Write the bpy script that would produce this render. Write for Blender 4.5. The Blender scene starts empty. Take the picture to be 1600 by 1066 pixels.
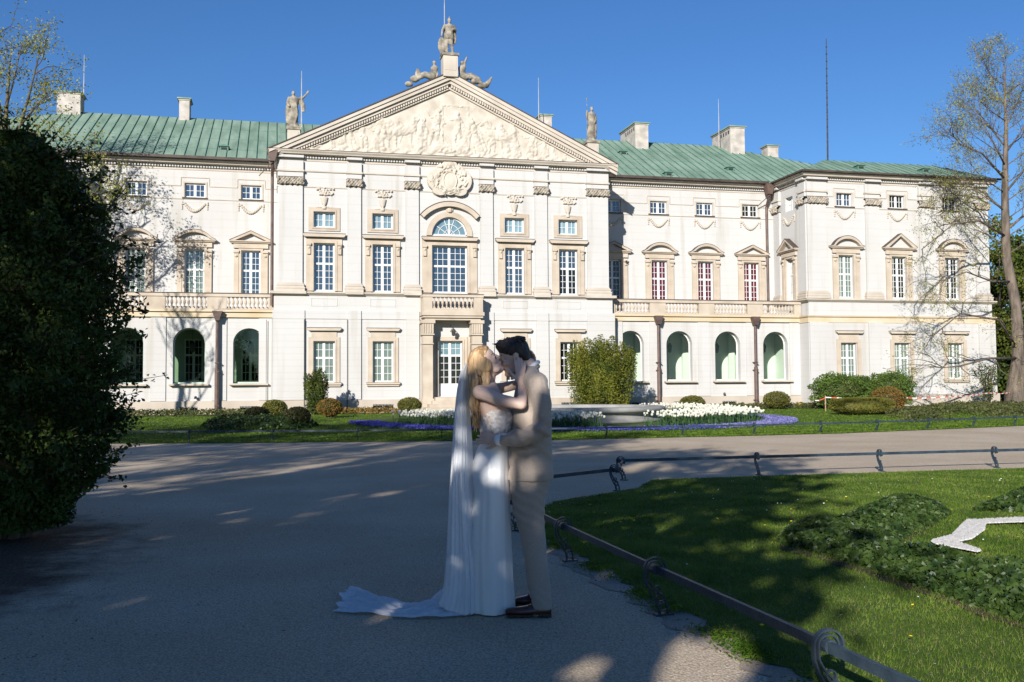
import bpy, bmesh, math, random
import numpy as np
from mathutils import Vector, Matrix, Quaternion
R = math.radians
rng = np.random.default_rng(7)
random.seed(7)
sc = bpy.context.scene
COL = sc.collection
# ------------------------------------------------------------------ camera, light, exposure
YAW, PITCH, ROLL, EYE, FPX = R(13.4), math.atan(72/1555), .0071, 1.5, 1555.0
fw = Vector((math.sin(YAW)*math.cos(PITCH), math.cos(YAW)*math.cos(PITCH), math.sin(PITCH)))
r0 = Vector((math.cos(YAW), -math.sin(YAW), 0)); u0 = r0.cross(fw)
rt = r0*math.cos(ROLL) - u0*math.sin(ROLL); up = u0*math.cos(ROLL) + r0*math.sin(ROLL)
cam = bpy.data.objects.new('camera', bpy.data.cameras.new('camera')); COL.objects.link(cam)
cam.data.sensor_width = 36; cam.data.lens = 36*FPX/1600; cam.data.clip_end = 3000; cam.data.clip_start = .05
cam.matrix_world = Matrix(((rt.x, up.x, -fw.x, 0), (rt.y, up.y, -fw.y, 0), (rt.z, up.z, -fw.z, EYE), (0, 0, 0, 1)))
sc.camera = cam
SUN_AZ, SUN_EL = R(31.5), R(20.5)          # the light travels towards +Y, turned to +X by SUN_AZ
sundir = Vector((math.sin(SUN_AZ)*math.cos(SUN_EL), math.cos(SUN_AZ)*math.cos(SUN_EL), -math.sin(SUN_EL)))
sl = bpy.data.lights.new('sun', 'SUN'); sl.energy = 5.0; sl.angle = R(.53); sl.color = (1, .955, .89)
so = bpy.data.objects.new('sun', sl); COL.objects.link(so); so.rotation_euler = sundir.to_track_quat('-Z', 'Y').to_euler()
w = bpy.data.worlds.new('World'); sc.world = w; w.use_nodes = True
nt = w.node_tree; sky = nt.nodes.new('ShaderNodeTexSky'); sky.sky_type = 'NISHITA'; sky.sun_disc = False
sky.sun_elevation = SUN_EL; sky.sun_rotation = math.pi + SUN_AZ; sky.air_density = 1.0; sky.dust_density = .0; sky.ozone_density = 6.0
hs = nt.nodes.new('ShaderNodeHueSaturation'); hs.inputs['Saturation'].default_value = 1.10; hs.inputs['Hue'].default_value = .506; nt.links.new(sky.outputs[0], hs.inputs['Color']); nt.links.new(hs.outputs[0], nt.nodes['Background'].inputs[0]); nt.nodes['Background'].inputs[1].default_value = .078
sc.view_settings.view_transform = 'Standard'; sc.view_settings.look = 'None'; sc.view_settings.exposure = .63; sc.view_settings.gamma = 1
sc.cycles.max_bounces = 6; sc.cycles.transparent_max_bounces = 24
sc.cycles.diffuse_bounces = 3

# ------------------------------------------------------------------ helpers
def gz(Y):
    t = min(1, max(0, (Y-30)/22)); return .17*t*t*(3-2*t)
def pray(x, y):
    return fw + rt*((x-800)/FPX) - up*((y-533)/FPX)
def ground(x, y, z=0):
    d = pray(x, y); t = (z-EYE)/d.z; return d.x*t, d.y*t
def onY(x, y, Y):
    d = pray(x, y); t = Y/d.y; return d.x*t, EYE+d.z*t
def new_mesh(name, V, F, mats=None, fm=None, smooth=False):
    me = bpy.data.meshes.new(name)
    V = np.asarray(V, dtype=np.float32).reshape(-1, 3)
    if isinstance(F, np.ndarray):
        n, k = F.shape
        me.vertices.add(len(V)); me.vertices.foreach_set('co', V.ravel())
        me.loops.add(n*k); me.loops.foreach_set('vertex_index', F.astype(np.int32).ravel())
        me.polygons.add(n); me.polygons.foreach_set('loop_start', np.arange(0, n*k, k, dtype=np.int32))
        me.update(calc_edges=True); me.validate()
    else:
        me.from_pydata(V.tolist(), [], F)
    if mats is not None:
        for m in (mats if isinstance(mats, (list, tuple)) else [mats]): me.materials.append(m)
    if fm is not None: me.polygons.foreach_set('material_index', np.asarray(fm, dtype=np.int32))
    if smooth: me.polygons.foreach_set('use_smooth', np.ones(len(me.polygons), dtype=bool))
    me.update(); return me
def link(name, me, parent=None, loc=(0, 0, 0), rot=(0, 0, 0)):
    o = bpy.data.objects.new(name, me); COL.objects.link(o); o.location = loc; o.rotation_euler = rot
    if parent: o.parent = parent
    return o
def tag(o, label=None, cat=None, group=None, kind=None):
    if label: o['label'] = label
    if cat: o['category'] = cat
    if group: o['group'] = group
    if kind: o['kind'] = kind
    return o
def empty(name, loc=(0, 0, 0), rz=0, **k):
    o = bpy.data.objects.new(name, None); COL.objects.link(o); o.location = loc; o.rotation_euler = (0, 0, rz); o.empty_display_size = .2
    return tag(o, **k)
class MB:
    def __init__(s): s.V = []; s.F = []; s.M = []
    def add(s, V, F, m=0):
        b = len(s.V); s.V += [tuple(v) for v in V]; s.F += [[i+b for i in f] for f in F]; s.M += [m]*len(F); return s
    def box(s, x0, x1, y0, y1, z0, z1, m=0):
        V = [(x, y, z) for z in (z0, z1) for y in (y0, y1) for x in (x0, x1)]
        return s.add(V, [(0, 2, 3, 1), (4, 5, 7, 6), (0, 1, 5, 4), (2, 6, 7, 3), (0, 4, 6, 2), (1, 3, 7, 5)], m)
    def prism(s, P, y0, y1, m=0):         # polygon P in (x,z), counter-clockwise seen from -y, extruded y0..y1
        n = len(P); V = [(x, y0, z) for x, z in P] + [(x, y1, z) for x, z in P]
        return s.add(V, [list(range(n)), list(range(2*n-1, n-1, -1))] + [[i, i+n, (i+1) % n+n, (i+1) % n] for i in range(n)], m)
    def strip(s, A, B, y0, y1, m=0):      # solid band between polylines A and B in (x,z)
        for i in range(len(A)-1): s.prism([A[i], B[i], B[i+1], A[i+1]], y0, y1, m)
        return s
    def lathe(s, prof, cx=0, cy=0, cz=0, n=12, m=0, a0=0):
        V = []; F = []
        for r, z in prof:
            for k in range(n): a = a0+2*math.pi*k/n; V.append((cx+r*math.cos(a), cy+r*math.sin(a), cz+z))
        for j in range(len(prof)-1):
            for k in range(n): F.append((j*n+k, j*n+(k+1) % n, (j+1)*n+(k+1) % n, (j+1)*n+k))
        F.append(list(range(n-1, -1, -1))); F.append([(len(prof)-1)*n+k for k in range(n)])
        return s.add(V, F, m)
    def tube(s, P, rad, n=6, m=0, flat=None):
        P = [Vector(p) for p in P]; rs = rad if isinstance(rad, (list, tuple)) else [rad]*len(P)
        V = []; F = []; prev = None
        for i, p in enumerate(P):
            t = (P[min(i+1, len(P)-1)]-P[max(i-1, 0)]).normalized()
            if prev is None: a = t.orthogonal().normalized() if flat is None else Vector(flat)
            else: a = prev
            a = (a-t*a.dot(t)); a = a.normalized() if a.length > 1e-6 else t.orthogonal().normalized(); prev = a; b = t.cross(a)
            for k in range(n):
                th = 2*math.pi*k/n; V.append(tuple(p+(a*math.cos(th)+b*math.sin(th))*rs[i]))
        for j in range(len(P)-1):
            for k in range(n): F.append((j*n+k, j*n+(k+1) % n, (j+1)*n+(k+1) % n, (j+1)*n+k))
        F.append(list(range(n-1, -1, -1))); F.append([(len(P)-1)*n+k for k in range(n)])
        return s.add(V, F, m)
    def bar(s, P, w, t, side, m=0):       # flat strap along P, width w along side, thickness t
        P = [Vector(p) for p in P]; side = Vector(side).normalized(); V = []; F = []
        for i, p in enumerate(P):
            d = (P[min(i+1, len(P)-1)]-P[max(i-1, 0)]).normalized(); nn = d.cross(side).normalized()
            for a, b in ((-1, -1), (1, -1), (1, 1), (-1, 1)): V.append(tuple(p+side*(a*w/2)+nn*(b*t/2)))
        for j in range(len(P)-1):
            for k in range(4): F.append((j*4+k, j*4+(k+1) % 4, (j+1)*4+(k+1) % 4, (j+1)*4+k))
        F.append((3, 2, 1, 0)); e = (len(P)-1)*4; F.append((e, e+1, e+2, e+3))
        return s.add(V, F, m)
    def sweep(s, path, prof, m=0, caps=True):   # path in (x,y); profile (out,z); out = right hand side of travel
        n = len(path); k = len(prof); V = []; F = []
        for i, p in enumerate(path):
            p = Vector((p[0], p[1]))
            d1 = (Vector(path[i][:2])-Vector(path[i-1][:2])).normalized() if i else None
            d2 = (Vector(path[i+1][:2])-p).normalized() if i < n-1 else None
            if d1 is None: d1 = d2
            if d2 is None: d2 = d1
            n1 = Vector((d1.y, -d1.x)); n2 = Vector((d2.y, -d2.x)); mm = n1+n2; mm = mm/(mm.dot(n1))
            for o, z in prof: V.append((p.x+mm.x*o, p.y+mm.y*o, z))
        for i in range(n-1):
            for j in range(k): F.append((i*k+j, i*k+(j+1) % k, (i+1)*k+(j+1) % k, (i+1)*k+j))
        if caps: F.append(list(range(k-1, -1, -1))); F.append([(n-1)*k+j for j in range(k)])
        return s.add(V, F, m)
    def mesh(s, name, mats=None, smooth=False):
        me = new_mesh(name, s.V, s.F, mats, s.M, smooth)
        bm = bmesh.new(); bm.from_mesh(me); bmesh.ops.recalc_face_normals(bm, faces=bm.faces); bm.to_mesh(me); bm.free(); return me
    def build(s, name, mats=None, parent=None, smooth=False, loc=(0, 0, 0), rot=(0, 0, 0)):
        return link(name, s.mesh(name, mats, smooth), parent, loc, rot)

# ------------------------------------------------------------------ materials
def mat(name, c1, c2=None, scale=3.0, rough=.8, detail=4, bump=0, bscale=None, spec=.3, metal=0, coat=0, w=.5, c3=None, stretch=None, sheen=0):
    m = bpy.data.materials.new(name); m.use_nodes = True; t = m.node_tree; N = t.nodes; L = t.links; b = N['Principled BSDF']
    b.inputs['Base Color'].default_value = (*c1, 1); b.inputs['Roughness'].default_value = rough
    b.inputs['Specular IOR Level'].default_value = spec; b.inputs['Metallic'].default_value = metal; b.inputs['Coat Weight'].default_value = coat
    b.inputs['Sheen Weight'].default_value = sheen
    tc = N.new('ShaderNodeTexCoord'); src = tc.outputs['Object']
    if stretch:
        mp = N.new('ShaderNodeMapping'); mp.inputs['Scale'].default_value = stretch; L.new(src, mp.inputs[0]); src = mp.outputs[0]
    if c2 is not None:
        n = N.new('ShaderNodeTexNoise'); n.inputs['Scale'].default_value = scale; n.inputs['Detail'].default_value = detail; L.new(src, n.inputs[0])
        r = N.new('ShaderNodeValToRGB'); r.color_ramp.elements[0].position = w-.17; r.color_ramp.elements[1].position = w+.17
        r.color_ramp.elements[0].color = (*c1, 1); r.color_ramp.elements[1].color = (*c2, 1)
        if c3 is not None:
            e = r.color_ramp.elements.new(.5); e.color = (*c3, 1)
        L.new(n.outputs[0], r.inputs[0]); L.new(r.outputs[0], b.inputs['Base Color'])
    if bump:
        n2 = N.new('ShaderNodeTexNoise'); n2.inputs['Scale'].default_value = bscale or scale*4; n2.inputs['Detail'].default_value = 5; L.new(src, n2.inputs[0])
        bp = N.new('ShaderNodeBump'); bp.inputs['Strength'].default_value = bump; bp.inputs['Distance'].default_value = .02
        L.new(n2.outputs[0], bp.inputs['Height']); L.new(bp.outputs[0], b.inputs['Normal'])
    return m
def math_node(N, L, op, a, b=None):
    n = N.new('ShaderNodeMath'); n.operation = op
    for i, x in enumerate((a, b)):
        if x is None: continue
        if isinstance(x, (int, float)): n.inputs[i].default_value = x
        else: L.new(x, n.inputs[i])
    return n.outputs[0]
def mixc(N, L, fac, a, b, mode='MIX'):
    n = N.new('ShaderNodeMix'); n.data_type = 'RGBA'; n.blend_type = mode
    for s_, x in ((n.inputs[0], fac), (n.inputs[6], a), (n.inputs[7], b)):
        if isinstance(x, tuple): s_.default_value = (*x, 1)
        elif isinstance(x, (int, float)): s_.default_value = x
        else: L.new(x, s_)
    return n.outputs[2]
def wall_mat(name, c1, c2, course, z0=0, groove=.035, stain=.06):
    m = mat(name, c1, c2, .35, .85, 6, .12, 14, spec=.2); t = m.node_tree; N = t.nodes; L = t.links; b = N['Principled BSDF']
    tc = [n for n in N if n.type == 'TEX_COORD'][0]
    sp = N.new('ShaderNodeSeparateXYZ'); L.new(tc.outputs['Object'], sp.inputs[0])
    z = math_node(N, L, 'FRACT', math_node(N, L, 'DIVIDE', math_node(N, L, 'ADD', sp.outputs[2], z0), course))
    g = math_node(N, L, 'LESS_THAN', z, groove)
    base = b.inputs['Base Color'].links[0].from_socket
    n = N.new('ShaderNodeTexNoise'); mp = N.new('ShaderNodeMapping'); mp.inputs['Scale'].default_value = (1.6, 1.6, .12)
    L.new(tc.outputs['Object'], mp.inputs[0]); L.new(mp.outputs[0], n.inputs[0]); n.inputs['Scale'].default_value = 1.2; n.inputs['Detail'].default_value = 6
    st = N.new('ShaderNodeMapRange'); st.inputs['From Min'].default_value = .55; st.inputs['From Max'].default_value = .75; st.inputs['To Max'].default_value = stain*4; L.new(n.outputs[0], st.inputs[0])
    c = mixc(N, L, st.outputs[0], base, (c1[0]*.72, c1[1]*.68, c1[2]*.6))
    c = mixc(N, L, math_node(N, L, 'MULTIPLY', g, .28), c, (.35, .32, .28)); L.new(c, b.inputs['Base Color'])
    bp = [x for x in N if x.type == 'BUMP'][0]; h = bp.inputs['Height'].links[0].from_socket
    L.new(math_node(N, L, 'SUBTRACT', math_node(N, L, 'MULTIPLY', h, .3), math_node(N, L, 'MULTIPLY', g, 1.2)), bp.inputs['Height']); bp.inputs['Strength'].default_value = .35
    return m
WH = (.485, .476, .460)
M = {}
M['wall'] = wall_mat('white_stucco', WH, (.448, .438, .418), .46, groove=.03, stain=.17)
M['rust'] = wall_mat('rusticated_stucco', WH, (.445, .432, .410), .335, groove=.05, stain=.15)
M['stone'] = mat('beige_sandstone', (.375, .31, .24), (.475, .405, .325), 1.3, .85, 8, .25, 30, c3=(.425, .36, .285))
M['pstone'] = mat('pale_sandstone', (.40, .35, .29), (.49, .44, .375), .9, .85, 8, .2, 30)
M['plinth'] = mat('plinth_stone', (.36, .305, .25), (.44, .385, .32), .7, .85, 8, .25, 20)
M['orange'] = mat('ochre_stone', (.47, .365, .22), (.54, .46, .35), .8, .85, 6, .2, 20)
M['grime'] = mat('weathered_stone', (.10, .088, .07), (.34, .30, .24), 3.2, .9, 9, .6, 25, w=.47, c3=(.22, .195, .155))
M['relief'] = mat('relief_stone', (.40, .355, .29), (.53, .48, .41), 1.6, .9, 9, .25, 25, c3=(.47, .425, .355))
M['capital'] = mat('capital_stone', (.20, .175, .14), (.43, .38, .31), 4, .9, 8, .4, 20)
M['darktrim'] = mat('dark_flashing', (.045, .035, .03), (.08, .06, .05), 2, .6)
M['copperpipe'] = mat('brown_copper', (.065, .04, .034), (.12, .078, .062), 2.5, .55, 6, spec=.4)
M['white'] = mat('white_paint', (.66, .66, .64), (.60, .60, .58), 3, .45, spec=.4)
M['iron'] = mat('dark_iron', (.02, .02, .022), (.05, .045, .04), 6, .5, spec=.4)
M['railpaint'] = mat('blue_grey_rail_paint', (.016, .028, .042), (.036, .056, .074), 7, .5, 8, .25, 60, spec=.35)
M['inside'] = mat('dark_room', (.02, .02, .02), (.03, .028, .025), 1)
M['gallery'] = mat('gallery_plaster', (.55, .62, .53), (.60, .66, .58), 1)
M['galleryshade'] = mat('gallery_plaster_shaded', (.34, .40, .32), (.38, .44, .36), 1)  # same plaster, with the left gallery's shade put into its colour
def pane(name, c, rough=.02, ior=1.85, wav=.0):
    m = mat(name, c, (c[0]*.75, c[1]*.78, c[2]*.8), 1.4, rough, 3); b = m.node_tree.nodes['Principled BSDF']; b.inputs['IOR'].default_value = ior; b.inputs['Specular IOR Level'].default_value = .5
    N = m.node_tree.nodes; L = m.node_tree.links; tc = [n for n in N if n.type == 'TEX_COORD'][0]
    vo = N.new('ShaderNodeTexVoronoi'); vo.inputs['Scale'].default_value = 3.1; L.new(tc.outputs['Object'], vo.inputs[0]); base = b.inputs['Base Color'].links[0].from_socket; oi = N.new('ShaderNodeObjectInfo')
    L.new(mixc(N, L, math_node(N, L, 'MULTIPLY', math_node(N, L, 'ADD', vo.outputs['Color'], oi.outputs['Random']), .4), base, (c[0]*.35, c[1]*.38, c[2]*.4)), b.inputs['Base Color'])  # cell and window tones imitate uneven reflections in the base colour
    n = N.new('ShaderNodeTexNoise'); n.inputs['Scale'].default_value = 2.3; L.new(tc.outputs['Object'], n.inputs[0]); bp = N.new('ShaderNodeBump'); bp.inputs['Strength'].default_value = .12; bp.inputs['Distance'].default_value = .05
    L.new(n.outputs[0], bp.inputs['Height']); L.new(bp.outputs[0], b.inputs['Normal']); return m
M['g_blue'] = pane('window_glass_sky_reflect', (.035, .055, .085), ior=2.3)  # blue of the reflected sky painted into the pane colour
M['g_dark'] = pane('window_glass_dark_room', (.012, .014, .013), ior=1.6)
M['g_pale'] = pane('window_glass_green_blind', (.19, .25, .21), ior=1.8)
M['g_sky'] = pane('window_glass_pale_blind', (.22, .34, .38), ior=2.0)
M['g_red'] = pane('window_glass_red_curtain', (.115, .010, .024), ior=1.6)
def tinted(name, c, fac):
    m = bpy.data.materials.new(name); m.use_nodes = True; N = m.node_tree.nodes; L = m.node_tree.links; N.remove(N['Principled BSDF'])
    t = N.new('ShaderNodeBsdfTransparent'); t.inputs[0].default_value = (*c, 1); g = N.new('ShaderNodeBsdfGlossy'); g.inputs['Roughness'].default_value = .02; g.inputs[0].default_value = (.8, .9, .85, 1)
    x = N.new('ShaderNodeMixShader'); x.inputs[0].default_value = fac; L.new(t.outputs[0], x.inputs[1]); L.new(g.outputs[0], x.inputs[2]); L.new(x.outputs[0], N['Material Output'].inputs[0]); return m
M['tint_l'] = tinted('arch_glass_green_shaded', (.66, .78, .66), .07)  # green glass, tint darkened to carry the shade inside the left arches
M['tint_r'] = tinted('arch_glass_pale', (.92, .98, .93), .05)
M['shadehang'] = mat('green_blind', (.42, .50, .42), (.36, .44, .37), 2)
# copper roof: verdigris streaks running down the slope
M['roof'] = mat('green_copper', (.13, .195, .145), (.225, .305, .24), 1.1, .8, 9, .2, 8, spec=.1, c3=(.18, .255, .198), stretch=(1.5, .35, .35))
def foliage(name, a, b, scale=.6, trans=.25, rough=.6, c3=None, spec=.25):
    m = mat(name, a, b, scale, rough, 5, c3=c3, spec=spec); N = m.node_tree.nodes; L = m.node_tree.links; p = N['Principled BSDF']
    if trans:
        t = N.new('ShaderNodeBsdfTranslucent'); L.new(p.inputs['Base Color'].links[0].from_socket, t.inputs[0]); x = N.new('ShaderNodeMixShader'); x.inputs[0].default_value = trans
        L.new(p.outputs[0], x.inputs[1]); L.new(t.outputs[0], x.inputs[2]); L.new(x.outputs[0], N['Material Output'].inputs[0])
    return m
M['holly'] = foliage('dark_glossy_leaf', (.018, .040, .006), (.085, .125, .026), 1.3, .12, .5, spec=.2)
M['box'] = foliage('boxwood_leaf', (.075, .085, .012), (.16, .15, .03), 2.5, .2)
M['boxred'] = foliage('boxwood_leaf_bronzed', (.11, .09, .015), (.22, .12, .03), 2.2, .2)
M['boxdark'] = foliage('boxwood_leaf_shaded', (.03, .035, .010), (.06, .055, .018), 2.5, .15)  # darker boxwood copy: shade put into the colour of shaded bushes and cores
M['yew'] = foliage('yew_leaf', (.028, .048, .008), (.10, .12, .018), 1.4, .2)
M['yewl'] = foliage('golden_yew_leaf', (.045, .07, .010), (.20, .20, .025), 1.1, .25)
M['shrub'] = foliage('fresh_shrub_leaf', (.05, .10, .015), (.13, .20, .035), 1.5, .3)
M['ivy'] = foliage('ivy_leaf', (.010, .026, .006), (.055, .092, .020), 6, .1, .45, spec=.25)
M['ivybed'] = foliage('far_ivy_leaf', (.03, .045, .012), (.10, .10, .03), 1.0, .1)
M['spring'] = foliage('spring_leaf', (.16, .17, .03), (.34, .32, .06), .9, .35)
M['springr'] = foliage('budding_leaf', (.155, .165, .03), (.32, .31, .06), .9, .3)
M['wood_leaf'] = foliage('woodland_leaf', (.030, .055, .008), (.13, .15, .02), .35, .25)
M['caster'] = foliage('avenue_leaf', (.03, .05, .01), (.07, .10, .02), 1.2, .05)
M['bark'] = mat('grey_brown_bark', (.06, .048, .038), (.17, .135, .105), 5, .9, 9, .8, 14, stretch=(1, 1, .25))
M['bark2'] = mat('twig_bark', (.06, .05, .035), (.12, .10, .07), 3, .9)
M['soil'] = mat('dark_soil', (.022, .016, .012), (.06, .042, .03), 6, .95, 9, .6, 40)
# ------------------------------------------------------------------ ground
def in_poly(x, y, P):
    c = np.zeros(len(x), bool); n = len(P)
    for i in range(n):
        x1, y1 = P[i]; x2, y2 = P[(i+1) % n]
        if y1 == y2: continue
        k = (y1 > y) != (y2 > y); c ^= k & (x < (x2-x1)*(y-y1)/(y2-y1)+x1)
    return c
def rough_edge(P, step=.25, amp=.04, seed=1):
    q = []; rr = random.Random(seed)
    for i in range(len(P)):
        a = Vector(P[i]); b = Vector(P[(i+1) % len(P)]); n = max(1, int((b-a).length/step)); nn = Vector((-(b-a).y, (b-a).x)).normalized() if (b-a).length else Vector((0, 0))
        for k in range(n): q.append(tuple(a.lerp(b, k/n)+nn*rr.uniform(-amp, amp)))
    return q
def sheet(name, P, dz, m, ys=tuple(range(31, 54, 2))):
    bm = bmesh.new(); f = bm.faces.new([bm.verts.new((x, y, 0)) for x, y in P])
    if f.normal.z < 0 or True: bmesh.ops.recalc_face_normals(bm, faces=bm.faces)
    bmesh.ops.triangulate(bm, faces=bm.faces[:])
    for y in ys: bmesh.ops.bisect_plane(bm, geom=bm.verts[:]+bm.edges[:]+bm.faces[:], plane_co=(0, y, 0), plane_no=(0, 1, 0))
    for v in bm.verts: v.co.z = gz(v.co.y)+dz
    for f in bm.faces:
        if f.normal.z < 0: f.normal_flip()
    me = bpy.data.meshes.new(name); bm.to_mesh(me); bm.free(); me.materials.append(m); return link(name, me)
def ground_mat(name, c1, c2, c3, speck, sc1=.5, fine=120, bump=.35):
    m = mat(name, c1, c2, sc1, .95, 8, bump, 60, c3=c3, spec=.15); N = m.node_tree.nodes; L = m.node_tree.links; b = N['Principled BSDF']; tc = [n for n in N if n.type == 'TEX_COORD'][0]
    base = b.inputs['Base Color'].links[0].from_socket
    n = N.new('ShaderNodeTexNoise'); n.inputs['Scale'].default_value = fine; n.inputs['Detail'].default_value = 3; L.new(tc.outputs['Object'], n.inputs[0])
    r = N.new('ShaderNodeMapRange'); r.inputs['From Min'].default_value = .35; r.inputs['From Max'].default_value = .65; L.new(n.outputs[0], r.inputs[0])
    c = mixc(N, L, math_node(N, L, 'MULTIPLY', r.outputs[0], speck), base, (c1[0]*.35, c1[1]*.33, c1[2]*.3))
    v = N.new('ShaderNodeTexVoronoi'); v.inputs['Scale'].default_value = fine*.35; L.new(tc.outputs['Object'], v.inputs[0])
    g = N.new('ShaderNodeMapRange'); g.inputs['From Min'].default_value = .16; g.inputs['From Max'].default_value = .08; L.new(v.outputs['Distance'], g.inputs[0])
    c = mixc(N, L, math_node(N, L, 'MULTIPLY', g.outputs[0], .45), c, (.55, .5, .43))
    L.new(c, b.inputs['Base Color']); return m
M['gravel'] = ground_mat('fine_gravel', (.56, .445, .315), (.69, .575, .435), (.62, .505, .37), .68, fine=75, bump=.6)
M['turf'] = ground_mat('lawn_soil', (.055, .10, .012), (.10, .15, .025), (.075, .12, .018), .5, .4, 60)
M['bed'] = ground_mat('leafy_soil', (.05, .034, .024), (.10, .07, .05), (.07, .05, .035), .6, 1.2, 80)
M['dirt'] = ground_mat('bare_dirt', (.36, .29, .22), (.48, .40, .32), (.42, .34, .27), .6, 3, 90)
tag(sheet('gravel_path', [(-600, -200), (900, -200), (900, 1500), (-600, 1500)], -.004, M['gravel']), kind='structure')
L0 = [(2.62, 9.95), (2.60, 9.0), (2.66, 7.9), (2.58, 6.9), (2.66, 6.0), (2.58, 5.1), (2.75, 4.0), (2.7, 1), (30, 1), (30, 15.15), (9, 15.12), (5.9, 15.05), (5.2, 13.9), (3.55, 12.55), (2.75, 11.3)]
LAWN = rough_edge(L0, .12, .05, 3)
tag(sheet('lawn', LAWN, .006, M['turf']), kind='structure')
tag(sheet('bare_soil_edge', rough_edge([(2.42, 9.8), (2.40, 8), (2.45, 6), (2.4, 4), (2.3, 1), (3.0, 1), (3, 9.8)], .15, .07, 5), .001, M['dirt']), kind='structure')
FAR = [(-30, 31), (-6, 30.2), (-1, 28.7), (3, 28.0), (8, 27.1), (13, 27.2), (17, 27.6), (22, 29.0), (27, 30.6), (50, 38), (90, 56), (90, 90), (-60, 90), (-60, 31)]
tag(sheet('far_lawn', rough_edge(FAR, .8, .03, 8), .006, M['turf']), kind='structure')
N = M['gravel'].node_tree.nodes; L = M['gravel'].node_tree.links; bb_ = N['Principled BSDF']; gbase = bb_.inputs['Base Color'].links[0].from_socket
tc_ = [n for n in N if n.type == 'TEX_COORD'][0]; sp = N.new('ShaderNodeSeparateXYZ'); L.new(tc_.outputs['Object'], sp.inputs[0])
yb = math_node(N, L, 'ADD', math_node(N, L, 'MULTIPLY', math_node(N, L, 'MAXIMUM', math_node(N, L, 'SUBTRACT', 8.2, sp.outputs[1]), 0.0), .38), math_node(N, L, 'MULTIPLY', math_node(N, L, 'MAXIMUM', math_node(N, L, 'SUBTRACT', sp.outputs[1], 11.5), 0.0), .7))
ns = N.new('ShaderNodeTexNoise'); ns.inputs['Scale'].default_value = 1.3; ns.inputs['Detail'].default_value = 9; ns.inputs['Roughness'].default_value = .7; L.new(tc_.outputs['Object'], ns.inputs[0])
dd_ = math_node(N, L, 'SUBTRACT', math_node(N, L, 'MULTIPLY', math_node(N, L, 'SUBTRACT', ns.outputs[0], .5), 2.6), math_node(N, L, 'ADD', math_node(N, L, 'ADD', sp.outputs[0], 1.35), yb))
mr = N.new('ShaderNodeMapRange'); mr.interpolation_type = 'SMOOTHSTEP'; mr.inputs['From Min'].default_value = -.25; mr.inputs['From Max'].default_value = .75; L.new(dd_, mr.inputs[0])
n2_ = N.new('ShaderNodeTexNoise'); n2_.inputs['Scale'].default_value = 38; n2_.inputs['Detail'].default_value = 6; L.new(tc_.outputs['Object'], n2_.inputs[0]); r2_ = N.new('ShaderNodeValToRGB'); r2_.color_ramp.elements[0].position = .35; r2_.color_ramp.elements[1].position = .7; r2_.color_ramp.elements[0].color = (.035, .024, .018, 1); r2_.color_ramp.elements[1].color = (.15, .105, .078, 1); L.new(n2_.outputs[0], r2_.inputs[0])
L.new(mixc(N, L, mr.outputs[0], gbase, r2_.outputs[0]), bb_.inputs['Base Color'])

def blades(name, P, n, h0, h1, wd, m, near=None, seed=2, z0=.006, lean=.5, patch=1.0):
    g = np.random.default_rng(seed); Pa = np.array(P); lo = Pa.min(0); hi = Pa.max(0)
    if near: lo = np.maximum(lo, near[0]); hi = np.minimum(hi, near[1])
    k = n*3; x = g.uniform(lo[0], hi[0], k); y = g.uniform(lo[1], hi[1], k)
    ok = in_poly(x, y, P); x, y = x[ok][:n], y[ok][:n]; n = len(x)
    d = np.hypot(x, y); keep = g.random(n) < np.clip(patch*60/(d*d), .0, 1) if near and len(near) > 2 else np.ones(n, bool)
    x, y, d = x[keep], y[keep], d[keep]; n = len(x)
    a = g.uniform(0, 2*np.pi, n); h = g.uniform(h0, h1, n)*(.7+.5*np.sin(x*3.1+np.sin(y*2.3)*2)*np.sin(y*2.7)*.5+.15); ww = wd*g.uniform(.6, 1.3, n)*np.clip(d/7, .8, 3)
    l = h*g.uniform(0, lean, n); a2 = g.uniform(0, 2*np.pi, n); gzv = np.array([gz(v) for v in y]) if y.max() > 30 else 0
    V = np.zeros((n, 3, 3)); V[:, 0] = np.stack([x-np.cos(a)*ww, y-np.sin(a)*ww, np.full(n, z0)+gzv], 1); V[:, 1] = np.stack([x+np.cos(a)*ww, y+np.sin(a)*ww, np.full(n, z0)+gzv], 1)
    V[:, 2] = np.stack([x+np.cos(a2)*l, y+np.sin(a2)*l, h+z0+gzv], 1)
    return link(name, new_mesh(name, V, np.arange(n*3).reshape(-1, 3), m))
def leaves(n, pts, size, aspect=.55, seed=1, upish=0, bend=.18, sun=None):
    """leaf quads folded along the midrib; pts (n,3)"""
    g = np.random.default_rng(seed); P = np.asarray(pts, float); n = len(P)
    d = g.normal(size=(n, 3)); d[:, 2] = d[:, 2]*(1-upish)+upish*abs(d[:, 2]); d /= np.linalg.norm(d, axis=1, keepdims=True)
    e = np.cross(d, g.normal(size=(n, 3))); e /= np.linalg.norm(e, axis=1, keepdims=True); f = np.cross(d, e)
    s = (np.asarray(size)*g.uniform(.6, 1.3, n))[:, None] if np.isscalar(size) else (size*g.uniform(.7, 1.2, n))[:, None]
    A = P-d*s*.5; B = P+e*s*aspect*.5+f*s*bend; C = P+d*s*.5; D = P-e*s*aspect*.5+f*s*bend
    V = np.stack([A, B, C, D], 1).reshape(-1, 3); i = np.arange(n)[:, None]*4
    F = np.concatenate([i+[0, 1, 2], i+[0, 2, 3]], 1).reshape(-1, 3); return V, F
def leafobj(name, V, F, m, parent=None): return link(name, new_mesh(name, V, F, m), parent)

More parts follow.
